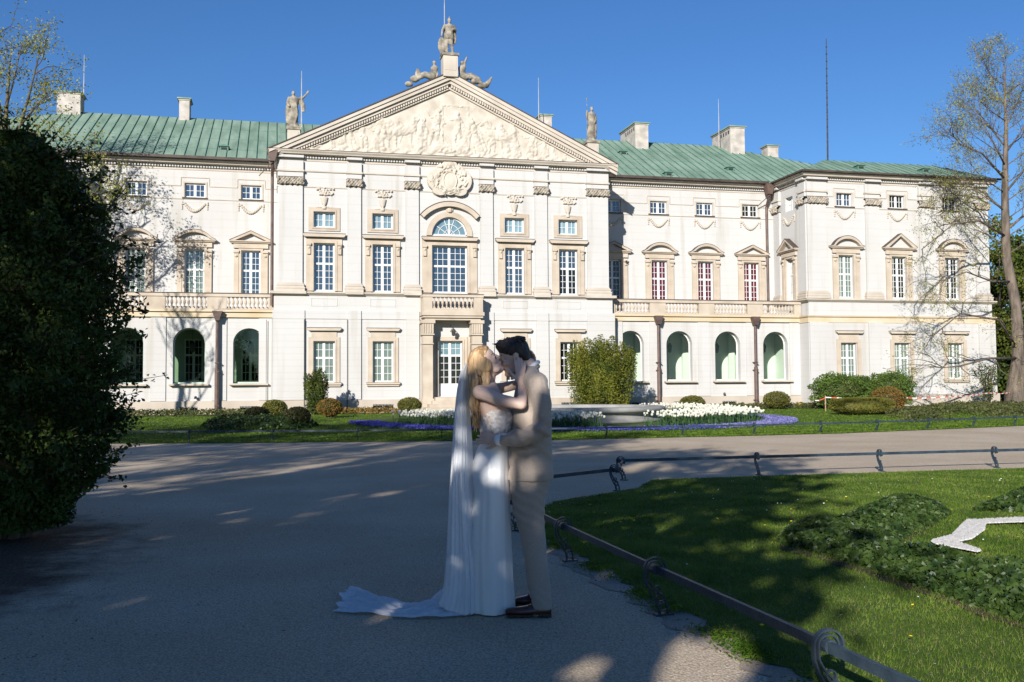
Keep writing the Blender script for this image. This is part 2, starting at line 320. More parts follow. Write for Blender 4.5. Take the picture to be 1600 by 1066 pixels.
M['blade'] = foliage('grass_blade', (.06, .125, .010), (.17, .25, .035), 1.6, .4, .6, c3=(.11, .18, .02), spec=.12)
M['bladedry'] = foliage('dry_grass_blade', (.16, .15, .05), (.28, .24, .09), 1.6, .3)
STAR = [[ground(*p) for p in q] for q in ([(1455, 851), (1487, 842), (1510, 818), (1600, 814), (1760, 806), (1760, 811), (1600, 821), (1540, 823), (1537, 834), (1518, 848), (1495, 853), (1533, 866), (1528, 869), (1462, 856)],)]
IVYPX = [(1214, 850), (1230, 832), (1290, 828), (1330, 806), (1370, 793), (1470, 790), (1486, 806), (1405, 848), (1440, 876), (1530, 892), (1610, 902), (1680, 925), (1680, 1010), (1600, 978), (1540, 958), (1460, 928), (1400, 908), (1350, 888), (1280, 868)]
IVY = [ground(*p) for p in IVYPX]; IVY2 = [ground(*p) for p in [(1520, 800), (1550, 786), (1600, 768), (1700, 745), (1700, 790), (1600, 802)]]
def notin(P, qs):
    return P
tag(sheet('planting_soil', rough_edge([ground(x, y+(9 if y > 835 else 0)) for x, y in IVYPX], .1, .02, 4), .012, M['bed']), kind='structure')
def grassy(n, near, seed, h0, h1, wd, dens):
    g = blades('grass', L0, n, h0, h1, wd, M['blade'], near, seed, lean=.9, patch=dens)
    return g
gb = grassy(420000, ((2.4, 3.6), (13.5, 15.3), 1), 2, .014, .036, .0022, 1.5); tag(gb, 'short mown green grass of the lawn right of the path', 'grass', kind='stuff')
gd = blades('dry_grass', L0, 60000, .02, .04, .002, M['bladedry'], ((2.4, 3.6), (13, 15.3), 1), 5, lean=1.2, patch=1); tag(gd, 'scattered yellowish dry blades in the lawn', 'grass', kind='stuff')
# ragged grass tufts growing past the rail
g = np.random.default_rng(5); n = 9000; x = 2.58+g.normal(0, .065, n); y = g.uniform(3.8, 10.6, n); ok = np.sin(y*5)+np.sin(y*11.3)*.8+g.normal(0, .4, n) > .2; x, y = x[ok], y[ok]
pts = np.stack([x, y, np.abs(g.normal(0, .014, len(x)))+.01], 1); V, F = leaves(0, pts, .03, .3, 6, .6)
tag(leafobj('weeds', V, F, M['blade']), 'ragged weeds along the lawn edge under the rail', 'weeds', kind='stuff')

# ivy beds (leaves over a low dome)
def ivybed(name, P, n, hmax, size, seed, label, m='ivy', z0=0):
    g = np.random.default_rng(seed); Pa = np.array(P); lo = Pa.min(0); hi = Pa.max(0); x = g.uniform(lo[0], hi[0], n*6); y = g.uniform(lo[1], hi[1], n*6)
    ok = in_poly(x, y, P); x, y = x[ok][:n], y[ok][:n]
    dd = np.full(len(x), 9.)
    for i in range(len(P)):
        a = np.array(P[i]); b = np.array(P[(i+1) % len(P)]); ab = b-a; t = np.clip(((x-a[0])*ab[0]+(y-a[1])*ab[1])/(ab@ab+1e-9), 0, 1); dd = np.minimum(dd, np.hypot(x-a[0]-t*ab[0], y-a[1]-t*ab[1]))
    hh = hmax*np.sqrt(np.clip(dd/(hmax*1.6), 0, 1))*(.75+.25*np.sin(x*7+np.sin(y*9))*np.sin(y*6)); z = hh*(1-g.random(len(x))**2*.75)+.01
    gzv = np.array([gz(v) for v in y]); V, F = leaves(0, np.stack([x, y, z+gzv+z0], 1), size, .85, seed, .35, .12)
    return tag(leafobj(name, V, F, M[m]), label, 'ivy', kind='stuff')
ivybed('ivy', IVY, 27000, .21, .058, 11, 'dark green ivy bed in an arrow shape on the near lawn')
ivybed('ivy', IVY2, 4500, .14, .07, 12, 'dark ivy bed behind the white gravel star point at right edge')
g = np.random.default_rng(3); n = 5000
def pebbles(name, P, n, r0, r1, m, label, cat, z0=.0, seed=4, near=None):
    g = np.random.default_rng(seed); Pa = np.array(P); lo = Pa.min(0); hi = Pa.max(0); x = g.uniform(lo[0], hi[0], n*8); y = g.uniform(lo[1], hi[1], n*8); ok = in_poly(x, y, P); x, y = x[ok][:n], y[ok][:n]; n = len(x)
    T = np.array([[1, 0, -.3], [-.5, .87, -.3], [-.5, -.87, -.3], [0.1, 0, .75]]); a = g.uniform(0, 6.28, n); s = g.uniform(r0, r1, n)
    c, s_ = np.cos(a), np.sin(a); V = np.zeros((n, 4, 3))
    for k in range(4):
        V[:, k, 0] = x+s*(T[k, 0]*c-T[k, 1]*s_); V[:, k, 1] = y+s*(T[k, 0]*s_+T[k, 1]*c); V[:, k, 2] = z0+s*(T[k, 2]+.3)
    i = np.arange(n)[:, None]*4; F = np.concatenate([i+[0, 1, 3], i+[1, 2, 3], i+[2, 0, 3]], 1).reshape(-1, 3)
    return tag(link(name, new_mesh(name, V.reshape(-1, 3), F, m)), label, cat, kind='stuff')
M['whitegravel'] = mat('white_marble_chips', (.55, .53, .49), (.70, .68, .64), 30, .8)
tag(sheet('white_gravel_base', rough_edge(STAR[0], .05, .014, 6), .034, M['whitegravel']), kind='structure')
pebbles('white_gravel', STAR[0], 9000, .008, .02, M['whitegravel'], 'white marble chips forming a star point on the lawn', 'gravel', .034)
pebbles('small_stones', [(-4, 3), (2.5, 3), (2.5, 10), (-2, 13)], 9000, .002, .0055, M['gravel'], 'loose grit on the shaded gravel path', 'grit', -.003, 8)
M['darkstone'] = mat('dark_pebble', (.10, .085, .07), (.22, .19, .16), 30, .8)
pebbles('small_stones', [(-4, 3), (2.5, 3), (2.5, 10), (-2, 13)], 2600, .002, .006, M['darkstone'], 'scattered dark pebbles on the shaded gravel path', 'pebbles', -.003, 9)
M['twig'] = mat('dead_leaf', (.10, .06, .03), (.22, .14, .07), 9, .9)
g = np.random.default_rng(17); n = 3800; x = g.uniform(-3.5, 2.6, n); y = g.uniform(3.5, 14, n); k = (g.random(n) < np.clip((-x-.4)*.5, .02, .8)) | (x > 2.35); x, y = x[k], y[k]
V, F = leaves(0, np.stack([x, y, np.full(len(x), .006)], 1), .03, .5, 3, .0); V[:, 2] = V[:, 2]*.25+.006
tag(leafobj('fallen_leaves', V, F, M['twig']), 'brown fallen leaves and twigs scattered on the path edge', 'dead leaves', kind='stuff')
g = np.random.default_rng(21); n = 380; xx = g.uniform(3, 13, n*3); yy = g.uniform(4.5, 15, n*3); ok = in_poly(xx, yy, L0) & ~in_poly(xx, yy, IVY) & (g.random(n*3) < np.where((yy > 10) & (xx < 7), .5, .13)); xx, yy = xx[ok], yy[ok]
P_ = np.stack([xx, yy, np.full(len(xx), .05)], 1); V, F = leaves(0, P_, .022, 1, 2, .0, 0); V[:, 2] = (V[:, 2]-.05)*.4+.05
M['daisy'] = mat('daisy_petal', (.75, .75, .70), rough=.7); M['dandelion'] = mat('dandelion_petal', (.75, .55, .02), rough=.7)
tag(leafobj('daisies', V, F, M['daisy']), 'tiny white daisies dotted through the lawn', 'daisies', kind='stuff')
g = np.random.default_rng(23); xx = g.uniform(2.8, 9, 90); yy = g.uniform(4.5, 12, 90); ok = in_poly(xx, yy, L0); V, F = leaves(0, np.stack([xx[ok], yy[ok], np.full(ok.sum(), .05)], 1), .03, 1, 2, 0, 0); V[:, 2] = (V[:, 2]-.05)*.4+.05
tag(leafobj('dandelions', V, F, M['dandelion']), 'scattered yellow dandelions in the lawn', 'dandelions', kind='stuff')
# ------------------------------------------------------------------ palace (local axes: x along the front, y into the building, z up)
PX, PY = 9.44, 54.5
pal = empty('palace', (PX, PY, 0), label='long white baroque palace with green copper roof and sculpted central pediment', cat='palace')
def part(b, name, mats, smooth=False, parent=pal, loc=(0, 0, 0), rot=(0, 0, 0)):
    return b.build(name, mats, parent, smooth, loc, rot)
def copyof(o, loc, rz=None, parent=None, sx=None):
    c = o.copy(); COL.objects.link(c); c.location = loc
    if rz is not None: c.rotation_euler = (0, 0, rz)
    if parent: c.parent = parent
    for ch in o.children:
        d = ch.copy(); COL.objects.link(d); d.parent = c
        for e in ch.children: f = e.copy(); COL.objects.link(f); f.parent = d
    return c
def arc(cx, cz, rx, rz, a0, a1, n): return [(cx+rx*math.cos(R(a0+(a1-a0)*i/n)), cz+rz*math.sin(R(a0+(a1-a0)*i/n))) for i in range(n+1)]
def wallpanel(b, x0, x1, z0, z1, y, holes, depth=.28, m=0, rot=None):
    """front face at y with openings; holes: (hx0,hx1,hz0,hz1,arch_rise). reveals go back by depth"""
    T = rot or (lambda x, yy, z: (x, yy, z))
    xs = sorted({x0, x1, *[h[0] for h in holes], *[h[1] for h in holes]}); zs = sorted({z0, z1, *[h[2] for h in holes], *[h[3] for h in holes]})
    def q(P): b.add([T(*p) for p in P], [(0, 1, 2, 3)] if len(P) == 4 else [tuple(range(len(P)))], m)
    for i in range(len(xs)-1):
        for j in range(len(zs)-1):
            cx = (xs[i]+xs[i+1])/2; cz = (zs[j]+zs[j+1])/2
            if any(h[0] < cx < h[1] and h[2] < cz < h[3] for h in holes): continue
            q([(xs[i], y, zs[j]), (xs[i+1], y, zs[j]), (xs[i+1], y, zs[j+1]), (xs[i], y, zs[j+1])])
    for hx0, hx1, hz0, hz1, rise in holes:
        d = depth
        if rise:
            A = arc((hx0+hx1)/2, hz1-rise, (hx1-hx0)/2, rise, 180, 0, 14)
            for k in range(14):
                q([(A[k][0], y, A[k][1]), (A[k+1][0], y, A[k+1][1]), (A[k+1][0], y, hz1), (A[k][0], y, hz1)])
                q([(A[k][0], y, A[k][1]), (A[k][0], y+d, A[k][1]), (A[k+1][0], y+d, A[k+1][1]), (A[k+1][0], y, A[k+1][1])])
        zt = hz1-rise
        q([(hx0, y, hz0), (hx0, y+d, hz0), (hx0, y+d, zt), (hx0, y, zt)]); q([(hx1, y, hz0), (hx1, y, zt), (hx1, y+d, zt), (hx1, y+d, hz0)])
        q([(hx0, y, hz0), (hx1, y, hz0), (hx1, y+d, hz0), (hx0, y+d, hz0)])
        if not rise: q([(hx0, y, hz1), (hx0, y+d, hz1), (hx1, y+d, hz1), (hx1, y, hz1)])
# opening schedule ------------------------------------------------------------
CB = [-6.88, -3.72, 3.72, 6.88]; WB = [10.8, 13.85, 16.95, 20.1]; PB = [24.35, 28.0, 31.75]
holesC_up = [(u-.56, u+.56, 6.76, 9.36, 0) for u in CB]+[(u-.57, u+.57, 10.22, 11.07, 0) for u in CB]+[(-1.0, 1.0, 6.76, 9.4, 0), (-1.0, 1.0, 9.98, 11.02, .999)]
holesC_gr = [(u-.57, u+.57, 1.82, 4.05, 0) for u in CB]+[(-.68, .68, 1.02, 4.08, 0)]
ZT, ZB = 14.2, 5.3
b = MB()
wallpanel(b, -9.35, 9.35, 6.6, ZT, 0, holesC_up); wallpanel(b, -9.5, 9.5, 5.3, 6.6, -.1, [], .0)
for s in (-1, 1):
    hw = [(s*u-.53, s*u+.53, 6.7, 9.33, 0) for u in WB]+[(s*u-.56, s*u+.56, 12.25, 13.05, 0) for u in WB]
    x0, x1 = (9.35, 21.8) if s > 0 else (-21.8, -9.35)
    wallpanel(b, x0, x1, 5.9, ZT, 3.5, hw)
    hp = [(s*u-.51, s*u+.51, 6.78, 9.38, 0) for u in PB]+[(s*u-.52, s*u+.52, 12.38, 13.25, 0) for u in PB]
    x0, x1 = (21.8, 34.5) if s > 0 else (-34.5, -21.8)
    wallpanel(b, x0, x1, 6.6, ZT, -.5, hp); wallpanel(b, x0-.05, x1+.05, 5.3, 6.6, -.58, [])
    # returns
    hr = [(1.15, 2.05, 6.78, 9.38, 0), (1.15, 2.05, 12.38, 13.25, 0)]
    wallpanel(b, -.5, 3.5, 5.3, ZT, 0, hr, .28, 0, (lambda x, y, z, s=s: (s*(21.8+y), x, z)))
    wallpanel(b, 0, 3.5, 5.3, ZT, 0, [], .2, 0, (lambda x, y, z, s=s: (s*(9.35-y), x, z)))
    wallpanel(b, -.5, 20.5, 0, ZT, 0, [], .2, 0, (lambda x, y, z, s=s: (s*(34.5-y), x, z)))
b.add([(-34.5, 20.5, 0), (34.5, 20.5, 0), (34.5, 20.5, 14.3), (-34.5, 20.5, 14.3)], [(0, 1, 2, 3)])
b.add([(-34.5, 3.52, 14.2), (34.5, 3.52, 14.2), (34.5, 20.5, 14.2), (-34.5, 20.5, 14.2)], [(0, 1, 2, 3)])
for x0, x1, y in ((-9.34, 9.34, .01), (21.81, 34.5, -.49), (-34.5, -21.81, -.49)): b.add([(x0, y, 14.19), (x1, y, 14.19), (x1, 3.6, 14.19), (x0, 3.6, 14.19)], [(0, 1, 2, 3)])
part(b, 'upper_wall', M['wall'])
b = MB(); wallpanel(b, -9.55, 9.55, .88, 5.3, -.14, holesC_gr, .36)
for s in (-1, 1):
    wallpanel(b, 0, 3.5, -.2, 5.3, 0, [], .2, 0, (lambda x, y, z, s=s: (s*(9.55), x-.14, z)))
    x0, x1 = (9.55, 21.95) if s > 0 else (-21.95, -9.55)
    wallpanel(b, x0, x1, .88, 5.9, .5, [(s*u-.82, s*u+.82, 1.8, 4.75, .80) for u in WB], .55)
    x0, x1 = (21.7, 34.65) if s > 0 else (-34.65, -21.7)
    wallpanel(b, x0, x1, .88, 5.3, -.64, [(s*u-.52, s*u+.52, 1.82, 4.02, 0) for u in PB], .36)
    wallpanel(b, 0, 1.3, .0, 5.3, 0, [], .2, 0, (lambda x, y, z, s=s: (s*(21.7), x-.64, z)))
    # slightly proud strips between the arches and at the corners of the ground floor
    for u, hw_ in [(9.95, .34), (12.33, .38), (15.4, .38), (18.52, .38), (21.4, .38)]:
        b.box(s*u-hw_, s*u+hw_, .44, .53, .9, 5.28)
    for u, hw_ in [(22.35, .62), (26.2, .5), (29.9, .5), (34.05, .6)]:
        b.box(s*u-hw_, s*u+hw_, -.74, -.6, .9, 5.28)
for u, hw_ in [(-8.75, .84), (-5.27, .36), (-2.1, .36), (2.1, .36), (5.27, .36), (8.75, .84)]:
    b.box(u-hw_, u+hw_, -.24, -.1, .9, 5.26)
part(b, 'ground_floor_wall', M['rust'])
# plinth with basement gratings
b = MB()
for x0, x1, y in ((-9.66, 9.66, -.28), (9.66, 21.8, .38), (-21.8, -9.66, .38), (21.8, 34.8, -.78), (-34.8, -21.8, -.78)):
    hs = []
    if y == -.28: hs = [(u-.55, u+.55, .2, .62, 0) for u in CB]
    if y == .38: hs = [((1 if x0 > 0 else -1)*u-.45, (1 if x0 > 0 else -1)*u+.45, .0, .58, 0) for u in WB]
    wallpanel(b, x0, x1, -.3, .88, y, hs, .3); b.add([(x0, y, .88), (x1, y, .88), (x1, y+.6, .88), (x0, y+.6, .88)], [(0, 1, 2, 3)])
for s in (-1, 1):
    b.add([(s*9.66, -.28, -.3), (s*9.66, .5, -.3), (s*9.66, .5, .88), (s*9.66, -.28, .88)], [(0, 1, 2, 3)]); b.add([(s*21.8, -.78, -.3), (s*21.8, .5, -.3), (s*21.8, .5, .88), (s*21.8, -.78, .88)], [(0, 1, 2, 3)])
part(b, 'plinth', M['plinth'])
def grating(w, h, bars=True):
    b = MB(); b.box(-w/2, w/2, .2, .22, 0, h, 1)
    for i in range(7): x = -w/2+w*i/6; b.box(x-.012, x+.012, .0, .024, 0, h, 0)
    for j in range(4): z = .02+(h-.04)*j/3; b.box(-w/2, w/2, .025, .045, z-.012, z+.012, 0)
    b.box(-w/2, w/2, .03, .12, h-.05, h, 2); b.box(-.02, .02, .12, .16, 0, h, 2); b.box(-w/2, w/2, .12, .16, h*.4, h*.4+.04, 2)
    return b.mesh('basement_grating', [M['iron'], M['g_dark'], M['white']])
gm = grating(.9, .58); gm2 = grating(1.1, .42)
for s in (-1, 1):
    for u in WB: link('basement_grating', gm, pal, (s*u, .40, 0))
for u in CB: link('basement_grating', gm2, pal, (u, -.25, .2))
# cornices and belts --------------------------------------------------------------
def outline(o=0): return [(-34.5, 20.4), (-34.5, -.5), (-21.8, -.5), (-21.8, 3.5), (-9.35, 3.5), (-9.35, 0), (9.35, 0), (9.35, 3.5), (21.8, 3.5), (21.8, -.5), (34.5, -.5), (34.5, 20.4)]
b = MB(); OL = outline()
b.sweep(OL, [(0.01, 14.06), (.15, 14.07), (.17, 14.10), (.37, 14.12), (.40, 14.19), (.42, 14.20), (.48, 14.27), (.48, 14.31), (0.01, 14.31)])
part(b, 'main_cornice', M['pstone'])
b = MB()
for (a, c) in zip(OL[:-1], OL[1:]):
    a = Vector(a); c = Vector(c); d = (c-a).normalized(); nn = Vector((d.y, -d.x)); L_ = (c-a).length
    if abs(d.y) > .5 and abs(a.x) > 30: continue
    k = int(L_/.15)
    for i in range(k):
        p = a+d*(.075+i*L_/k); q = p+nn*.012; e = p+nn*.14; hx = d*.045
        V = [(*(q-hx), 13.94), (*(q+hx), 13.94), (*(e+hx), 13.94), (*(e-hx), 13.94), (*(q-hx), 14.05), (*(q+hx), 14.05), (*(e+hx), 14.05), (*(e-hx), 14.05)]
        b.add(V, [(0, 1, 2, 3), (7, 6, 5, 4), (0, 4, 5, 1), (1, 5, 6, 2), (2, 6, 7, 3), (3, 7, 4, 0)])
part(b, 'dentil_course', M['wall'])
b = MB()
b.sweep(OL, [(.0, 13.80), (.03, 13.80), (.03, 13.9), (0.0, 13.9)])
b.sweep([(-9.35, 2), (-9.35, 0), (9.35, 0), (9.35, 2)], [(0, 13.2), (.06, 13.22), (.07, 13.27), (0, 13.3)]); b.sweep([(-9.35, 2), (-9.35, 0), (9.35, 0), (9.35, 2)], [(0, 12.36), (.04, 12.37), (.04, 12.42), (0, 12.43)])
for s in (-1, 1):
    for segs, y, z0, z1, z2, wd in ((WB, 3.5, 12.17, 12.9, 13.38, .76), (PB, -.5, 12.30, 12.98, 13.48, .74)):
        xa, xb = (9.35, 21.8) if y > 0 else (21.8, 34.5)
        b.box(s*xa, s*xb, y-.04, y, z0-.03, z0+.02)
        cur = xa
        for u in segs:
            b.box(s*cur, s*(u-wd), y-.035, y, z1-.025, z1+.025); b.box(s*(u-wd)-.025, s*(u-wd)+.025, y-.035, y, z1+.026, z2-.026); b.box(s*(u-wd)-.026*0, s*(u+wd), y-.035, y, z2-.025, z2+.025)
            b.box(s*(u+wd)-.025, s*(u+wd)+.025, y-.035, y, z1+.026, z2-.026); cur = u+wd
        b.box(s*cur, s*xb, y-.035, y, z1-.025, z1+.025)
part(b, 'string_course', M['pstone'])
b = MB()
cen = [(-9.5, .6), (-9.5, -.1), (9.5, -.1), (9.5, .6)]
b.sweep(cen, [(0, 6.5), (.06, 6.52), (.16, 6.60), (.2, 6.62), (.2, 6.69), (0, 6.70)])
for s in (-1, 1):
    for u, hw_ in [(8.75, .8), (5.27, .36), (2.1, .36)]:
        b.box(s*u-hw_-.12, s*u+hw_+.12, -.36, -.12, 6.57, 6.715)
    pt = [(21.75, 3.3), (21.75, -.58), (34.6, -.58), (34.6, 12)] if s > 0 else [(-34.6, 12), (-34.6, -.58), (-21.75, -.58), (-21.75, 3.3)]
    b2 = MB(); b2.sweep(pt, [(0, 6.5), (.06, 6.52), (.16, 6.60), (.2, 6.62), (.2, 6.69), (0, 6.70)]); part(b2, 'sill_course', M['pstone'])
part(b, 'sill_course', M['pstone'])
b = MB(); b.sweep([(-9.5, .6), (-9.5, -.1), (9.5, -.1), (9.5, .6)], [(0, 5.22), (.09, 5.24), (.09, 5.66), (.05, 5.70), (0, 5.70)])
for s in (-1, 1):
    for u, hw_ in [(8.75, .84), (5.27, .36), (2.1, .36)]: b.box(s*u-hw_, s*u+hw_, -.26, -.17, 5.225, 5.70)
part(b, 'belt_course', M['wall'])
for s in (-1, 1):
    b = MB(); pt = [(21.75, .4), (21.75, -.58), (34.6, -.58), (34.6, 12)] if s > 0 else [(-34.6, 12), (-34.6, -.58), (-21.75, -.58), (-21.75, .4)]
    b.sweep(pt, [(0, 5.24), (.09, 5.26), (.09, 5.55), (.17, 5.60), (.19, 5.68), (0, 5.70)])
    x0, x1 = sorted((s*9.52, s*21.74)); b.box(x0, x1, .36, .52, 5.32, 5.60); b.box(x0, x1, .24, .52, 5.60, 5.70)
    part(b, 'ochre_belt', M['orange'])
# terrace slab and gallery behind the arches
for s in (-1, 1):
    b = MB(); x0, x1 = sorted((s*9.56, s*21.69)); b.box(x0, x1, .51, 3.49, 5.5, 5.9); part(b, 'terrace_floor', M['stone'])
for s, gmz in ((-1, 'galleryshade'), (1, 'gallery')):
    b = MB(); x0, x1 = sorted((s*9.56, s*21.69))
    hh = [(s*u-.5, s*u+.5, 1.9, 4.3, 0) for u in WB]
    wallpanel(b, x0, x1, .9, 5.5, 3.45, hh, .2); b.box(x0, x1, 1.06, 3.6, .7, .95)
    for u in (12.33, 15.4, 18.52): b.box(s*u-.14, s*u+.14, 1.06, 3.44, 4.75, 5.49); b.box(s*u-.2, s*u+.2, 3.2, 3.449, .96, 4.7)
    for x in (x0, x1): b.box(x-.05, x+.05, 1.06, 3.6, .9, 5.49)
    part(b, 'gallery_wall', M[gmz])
# windows -----------------------------------------------------------------------------
WCACHE = {}
def window_mesh(w, h, rows, split, d=.05, leaves_=2, cols=2, mun=.024, door=0):
    """white casement frame; rows = (lower, upper); split = height of the transom"""
    b = MB(); f = .06
    b.box(-w/2, -w/2+f, 0, d, 0, h); b.box(w/2-f, w/2, 0, d, 0, h); b.box(-w/2+f, w/2-f, 0, d, 0, f); b.box(-w/2+f, w/2-f, 0, d, h-f, h)
    zs = [(f, h-f, rows[0])] if not split else [(f+door, split-.035, rows[0]), (split+.035, h-f, rows[1])]
    if split: b.box(-w/2+f, w/2-f, -.012, d-.002, split-.035, split+.035)
    if door: b.box(-w/2+f, w/2-f, .004, d-.004, f, f+door); [b.box(x-.22, x+.22, -.012, .003, f+.1, f+door-.12) for x in (-w/4, w/4)]
    ms = [-w/2+f+(w-2*f)*i/leaves_ for i in range(1, leaves_)]
    for z0, z1, r in zs:
        for x in ms: b.box(x-.055, x+.055, -.008, d-.003, z0, z1)
        ed = [-w/2+f-.055]+ms+[w/2-f+.055]
        for a, c in zip(ed[:-1], ed[1:]):
            a += .055; c -= .055
            for k in range(1, cols): x = a+(c-a)*k/cols; b.box(x-mun/2, x+mun/2, .004, d-.006, z0, z1)
            for k in range(1, r): z = z0+(z1-z0)*k/r; b.box(a, c, .008, d-.009, z-mun/2, z+mun/2)
            b.box(a, a+.018, .001, d-.004, z0, z1); b.box(c-.018, c, .001, d-.004, z0, z1); b.box(a+.018, c-.018, .002, d-.005, z0, z0+.02); b.box(a+.018, c-.018, .002, d-.005, z1-.02, z1)
    return b.mesh('window', M['white'])
def window(u, z0, w, h, y, rows, split, glass, rz=0, parent=pal, cols=2, door=0, name='window', lower=None, glass2=None):
    k = (w, h, rows, split, cols, door)
    if k not in WCACHE: WCACHE[k] = window_mesh(w, h, rows, split, cols=cols, door=door)
    o = link(name, WCACHE[k], parent, (u, y, z0), (0, 0, rz))
    gk = ('g', w, h, glass, glass2, split)
    if gk not in WCACHE:
        b = MB()
        if glass2: b.add([(-w/2, .05, 0), (w/2, .05, 0), (w/2, .05, split), (-w/2, .05, split)], [(0, 1, 2, 3)], 1); b.add([(-w/2, .05, split), (w/2, .05, split), (w/2, .05, h), (-w/2, .05, h)], [(0, 1, 2, 3)], 0)
        else: b.add([(-w/2, .05, 0), (w/2, .05, 0), (w/2, .05, h), (-w/2, .05, h)], [(0, 1, 2, 3)], 0)
        WCACHE[gk] = new_mesh('glass', b.V, b.F, [M[glass]]+([M[glass2]] if glass2 else []), b.M)
    link('glass', WCACHE[gk], o); return o
for i, u in enumerate(CB):
    window(u, 6.76, 1.12, 2.6, .17, (4, 3), 1.5, 'g_blue', glass2='g_dark' if i == 3 else None)
    window(u, 10.22, 1.14, .85, .17, (2,), 0, 'g_sky'); window(u, 1.82, 1.14, 2.23, .03, (3, 2), 1.32, 'g_pale' if i < 2 else 'g_dark')
window(0, 6.76, 2.0, 2.64, .17, (4, 3), 1.5, 'g_blue', cols=3)
window(0, 1.02, 1.36, 3.06, .05, (4, 2), 2.25, 'g_sky', door=.62, name='entrance_door', glass2='g_dark')
for s in (-1, 1):
    for i, u in enumerate(WB):
        window(s*u, 6.7, 1.06, 2.63, 3.66, (4, 3), 1.5, ('g_blue' if i in (0,) else 'g_pale') if s < 0 else ('g_dark' if i == 0 else 'g_red'))
        window(s*u, 12.25, 1.12, .80, 3.62, (2,), 0, 'g_blue' if (s < 0 or i < 3) else 'g_dark')
        window(s*u, 1.9, 1.0, 2.4, 3.5, (3, 2), 1.5, 'g_dark' if s < 0 else 'g_pale', name='gallery_window')
    for i, u in enumerate(PB):
        window(s*u, 6.78, 1.02, 2.6, -.34, (4, 3), 1.45, 'g_pale' if i == 0 else 'g_dark'); window(s*u, 12.38, 1.04, .87, -.36, (2,), 0, 'g_blue' if i == 0 else 'g_dark')
        window(s*u, 1.82, 1.04, 2.2, -.46, (3, 2), 1.3, 'g_pale')
    rz = -R(90)*s; window(s*22.0, 6.78, .9, 2.6, 1.6, (3, 2), 1.6, 'g_pale', rz=rz); window(s*22.0, 12.38, .9, .87, 1.6, (2,), 0, 'g_sky', rz=rz)
# lunette over the central window
b = MB(); A = arc(0, 9.98, 1, 1.04, 180, 0, 20); A2 = arc(0, 9.98, .93, .96, 180, 0, 20); b.strip(A2, A, .1, .17); b.box(-1, 1, .1, .17, 9.98, 10.05)
for rr in (.3, .62): b.strip(arc(0, 10.0, rr-.012, rr-.012, 180, 0, 14), arc(0, 10.0, rr+.014, rr+.014, 180, 0, 14), .12, .16)
for a in (36, 72, 108, 144, 90):
    if a != 90: b.bar([(.12*math.cos(R(a)), .135, 10.0+.12*math.sin(R(a))), (.95*math.cos(R(a)), .135, 10.0+.95*math.sin(R(a)))], .028, .03, (math.sin(R(a)), 0, -math.cos(R(a))))
b.box(-.03, .03, .115, .155, 10.05, 10.95)
o = part(b, 'lunette_window', M['white']); b = MB(); P_ = arc(0, 9.98, 1, 1.04, 0, 180, 20); b.add([(x, .165, z) for x, z in P_], [tuple(range(21))]); link('glass', new_mesh('glass', b.V, b.F, [M['g_sky']]), o)
# arch glazing
for s in (-1, 1):
    for i, u in enumerate(WB):
        b = MB(); A = arc(0, 3.95, .82, .80, 180, 0, 14); A2 = arc(0, 3.95, .76, .74, 180, 0, 14); b.strip(A2, A, .38, .43); b.box(-.82, -.76, .38, .43, 1.8, 3.949); b.box(.76, .82, .38, .43, 1.8, 3.949); b.box(-.76, .76, .38, .43, 1.8, 1.88)
        o = part(b, 'arch_frame', M['shadehang' if s < 0 else 'white'], loc=(s*u, .5, 0)); P_ = [(-.8, 1.82), (.8, 1.82)]+arc(0, 3.95, .8, .78, 0, 180, 14)
        link('glass', new_mesh('glass', [(x, .40, z) for x, z in P_], [tuple(range(len(P_)))], M['tint_l' if s < 0 else 'tint_r']), o)
        b = MB(); b.box(s*u-1.0, s*u+1.0, .2, .5, 1.70, 1.79); part(b, 'arch_sill', M['grime'] if 0 else M['stone'])
        b = MB(); Lx = s*u+.05
        b.tube([(Lx, 2.1, 5.5), (Lx, 2.1, 4.15)], .012, 4); b.lathe([(.03, .62), (.12, .5), (.16, .42), (.11, .06), (.03, 0)], Lx, 2.1, 3.5, 6)
        part(b, 'hanging_lantern', M['iron'])
# surrounds ------------------------------------------------------------------------------
def console(b, x, y, z1, w, h, m=0): b.box(x-w/2, x+w/2, y-.16, y, z1-.12, z1, m); b.lathe([(.05, 0), (.085, .08), (.05, .16)], x, y-.07, z1-.32, 8, m); b.box(x-w/2+.03, x+w/2-.03, y-.10, y, z1-h, z1-.12, m)
def rectframe(b, w, z0, z1, ow, top, y0, y1, bot=0, m=0):
    b.box(-w/2-ow, -w/2, y0, y1, z0-bot, z1+top, m); b.box(w/2, w/2+ow, y0, y1, z0-bot, z1+top, m); b.box(-w/2, w/2, y0, y1, z1, z1+top, m)
    if bot: b.box(-w/2, w/2, y0, y1, z0-bot, z0, m)
def cornice_bar(b, hw, z, t, out, y=0, m=0):
    b.prism([(-hw+.08, z-t), (hw-.08, z-t), (hw, z-t*.45), (hw, z), (-hw, z), (-hw, z-t*.45)], y-out, y, m); b.box(-hw-.01, hw+.01, y-out-.015, y, z+.002, z+.03, 1)
ST = [M['stone'], M['darktrim'], M['wall'], M['grime']]
def sur_first(wd=1.12, z1=9.36, ow=.4):
    b = MB(); rectframe(b, wd, 6.76, z1, ow, .28, -.07, 0); rectframe(b, wd, 6.76, z1, .13, .11, -.1, -.07)
    for s in (-1, 1): console(b, s*(wd/2+ow-.14), -.07, z1-.02, .24, .6)
    cornice_bar(b, wd/2+.57, 9.84, .17, .3); return b.mesh('window_surround', ST)
m1 = sur_first(); m2 = sur_first(2.0, 9.4, .55)
for u in CB: link('window_surround', m1, pal, (u, 0, 0))
link('window_surround', m2, pal, (0, 0, 0))
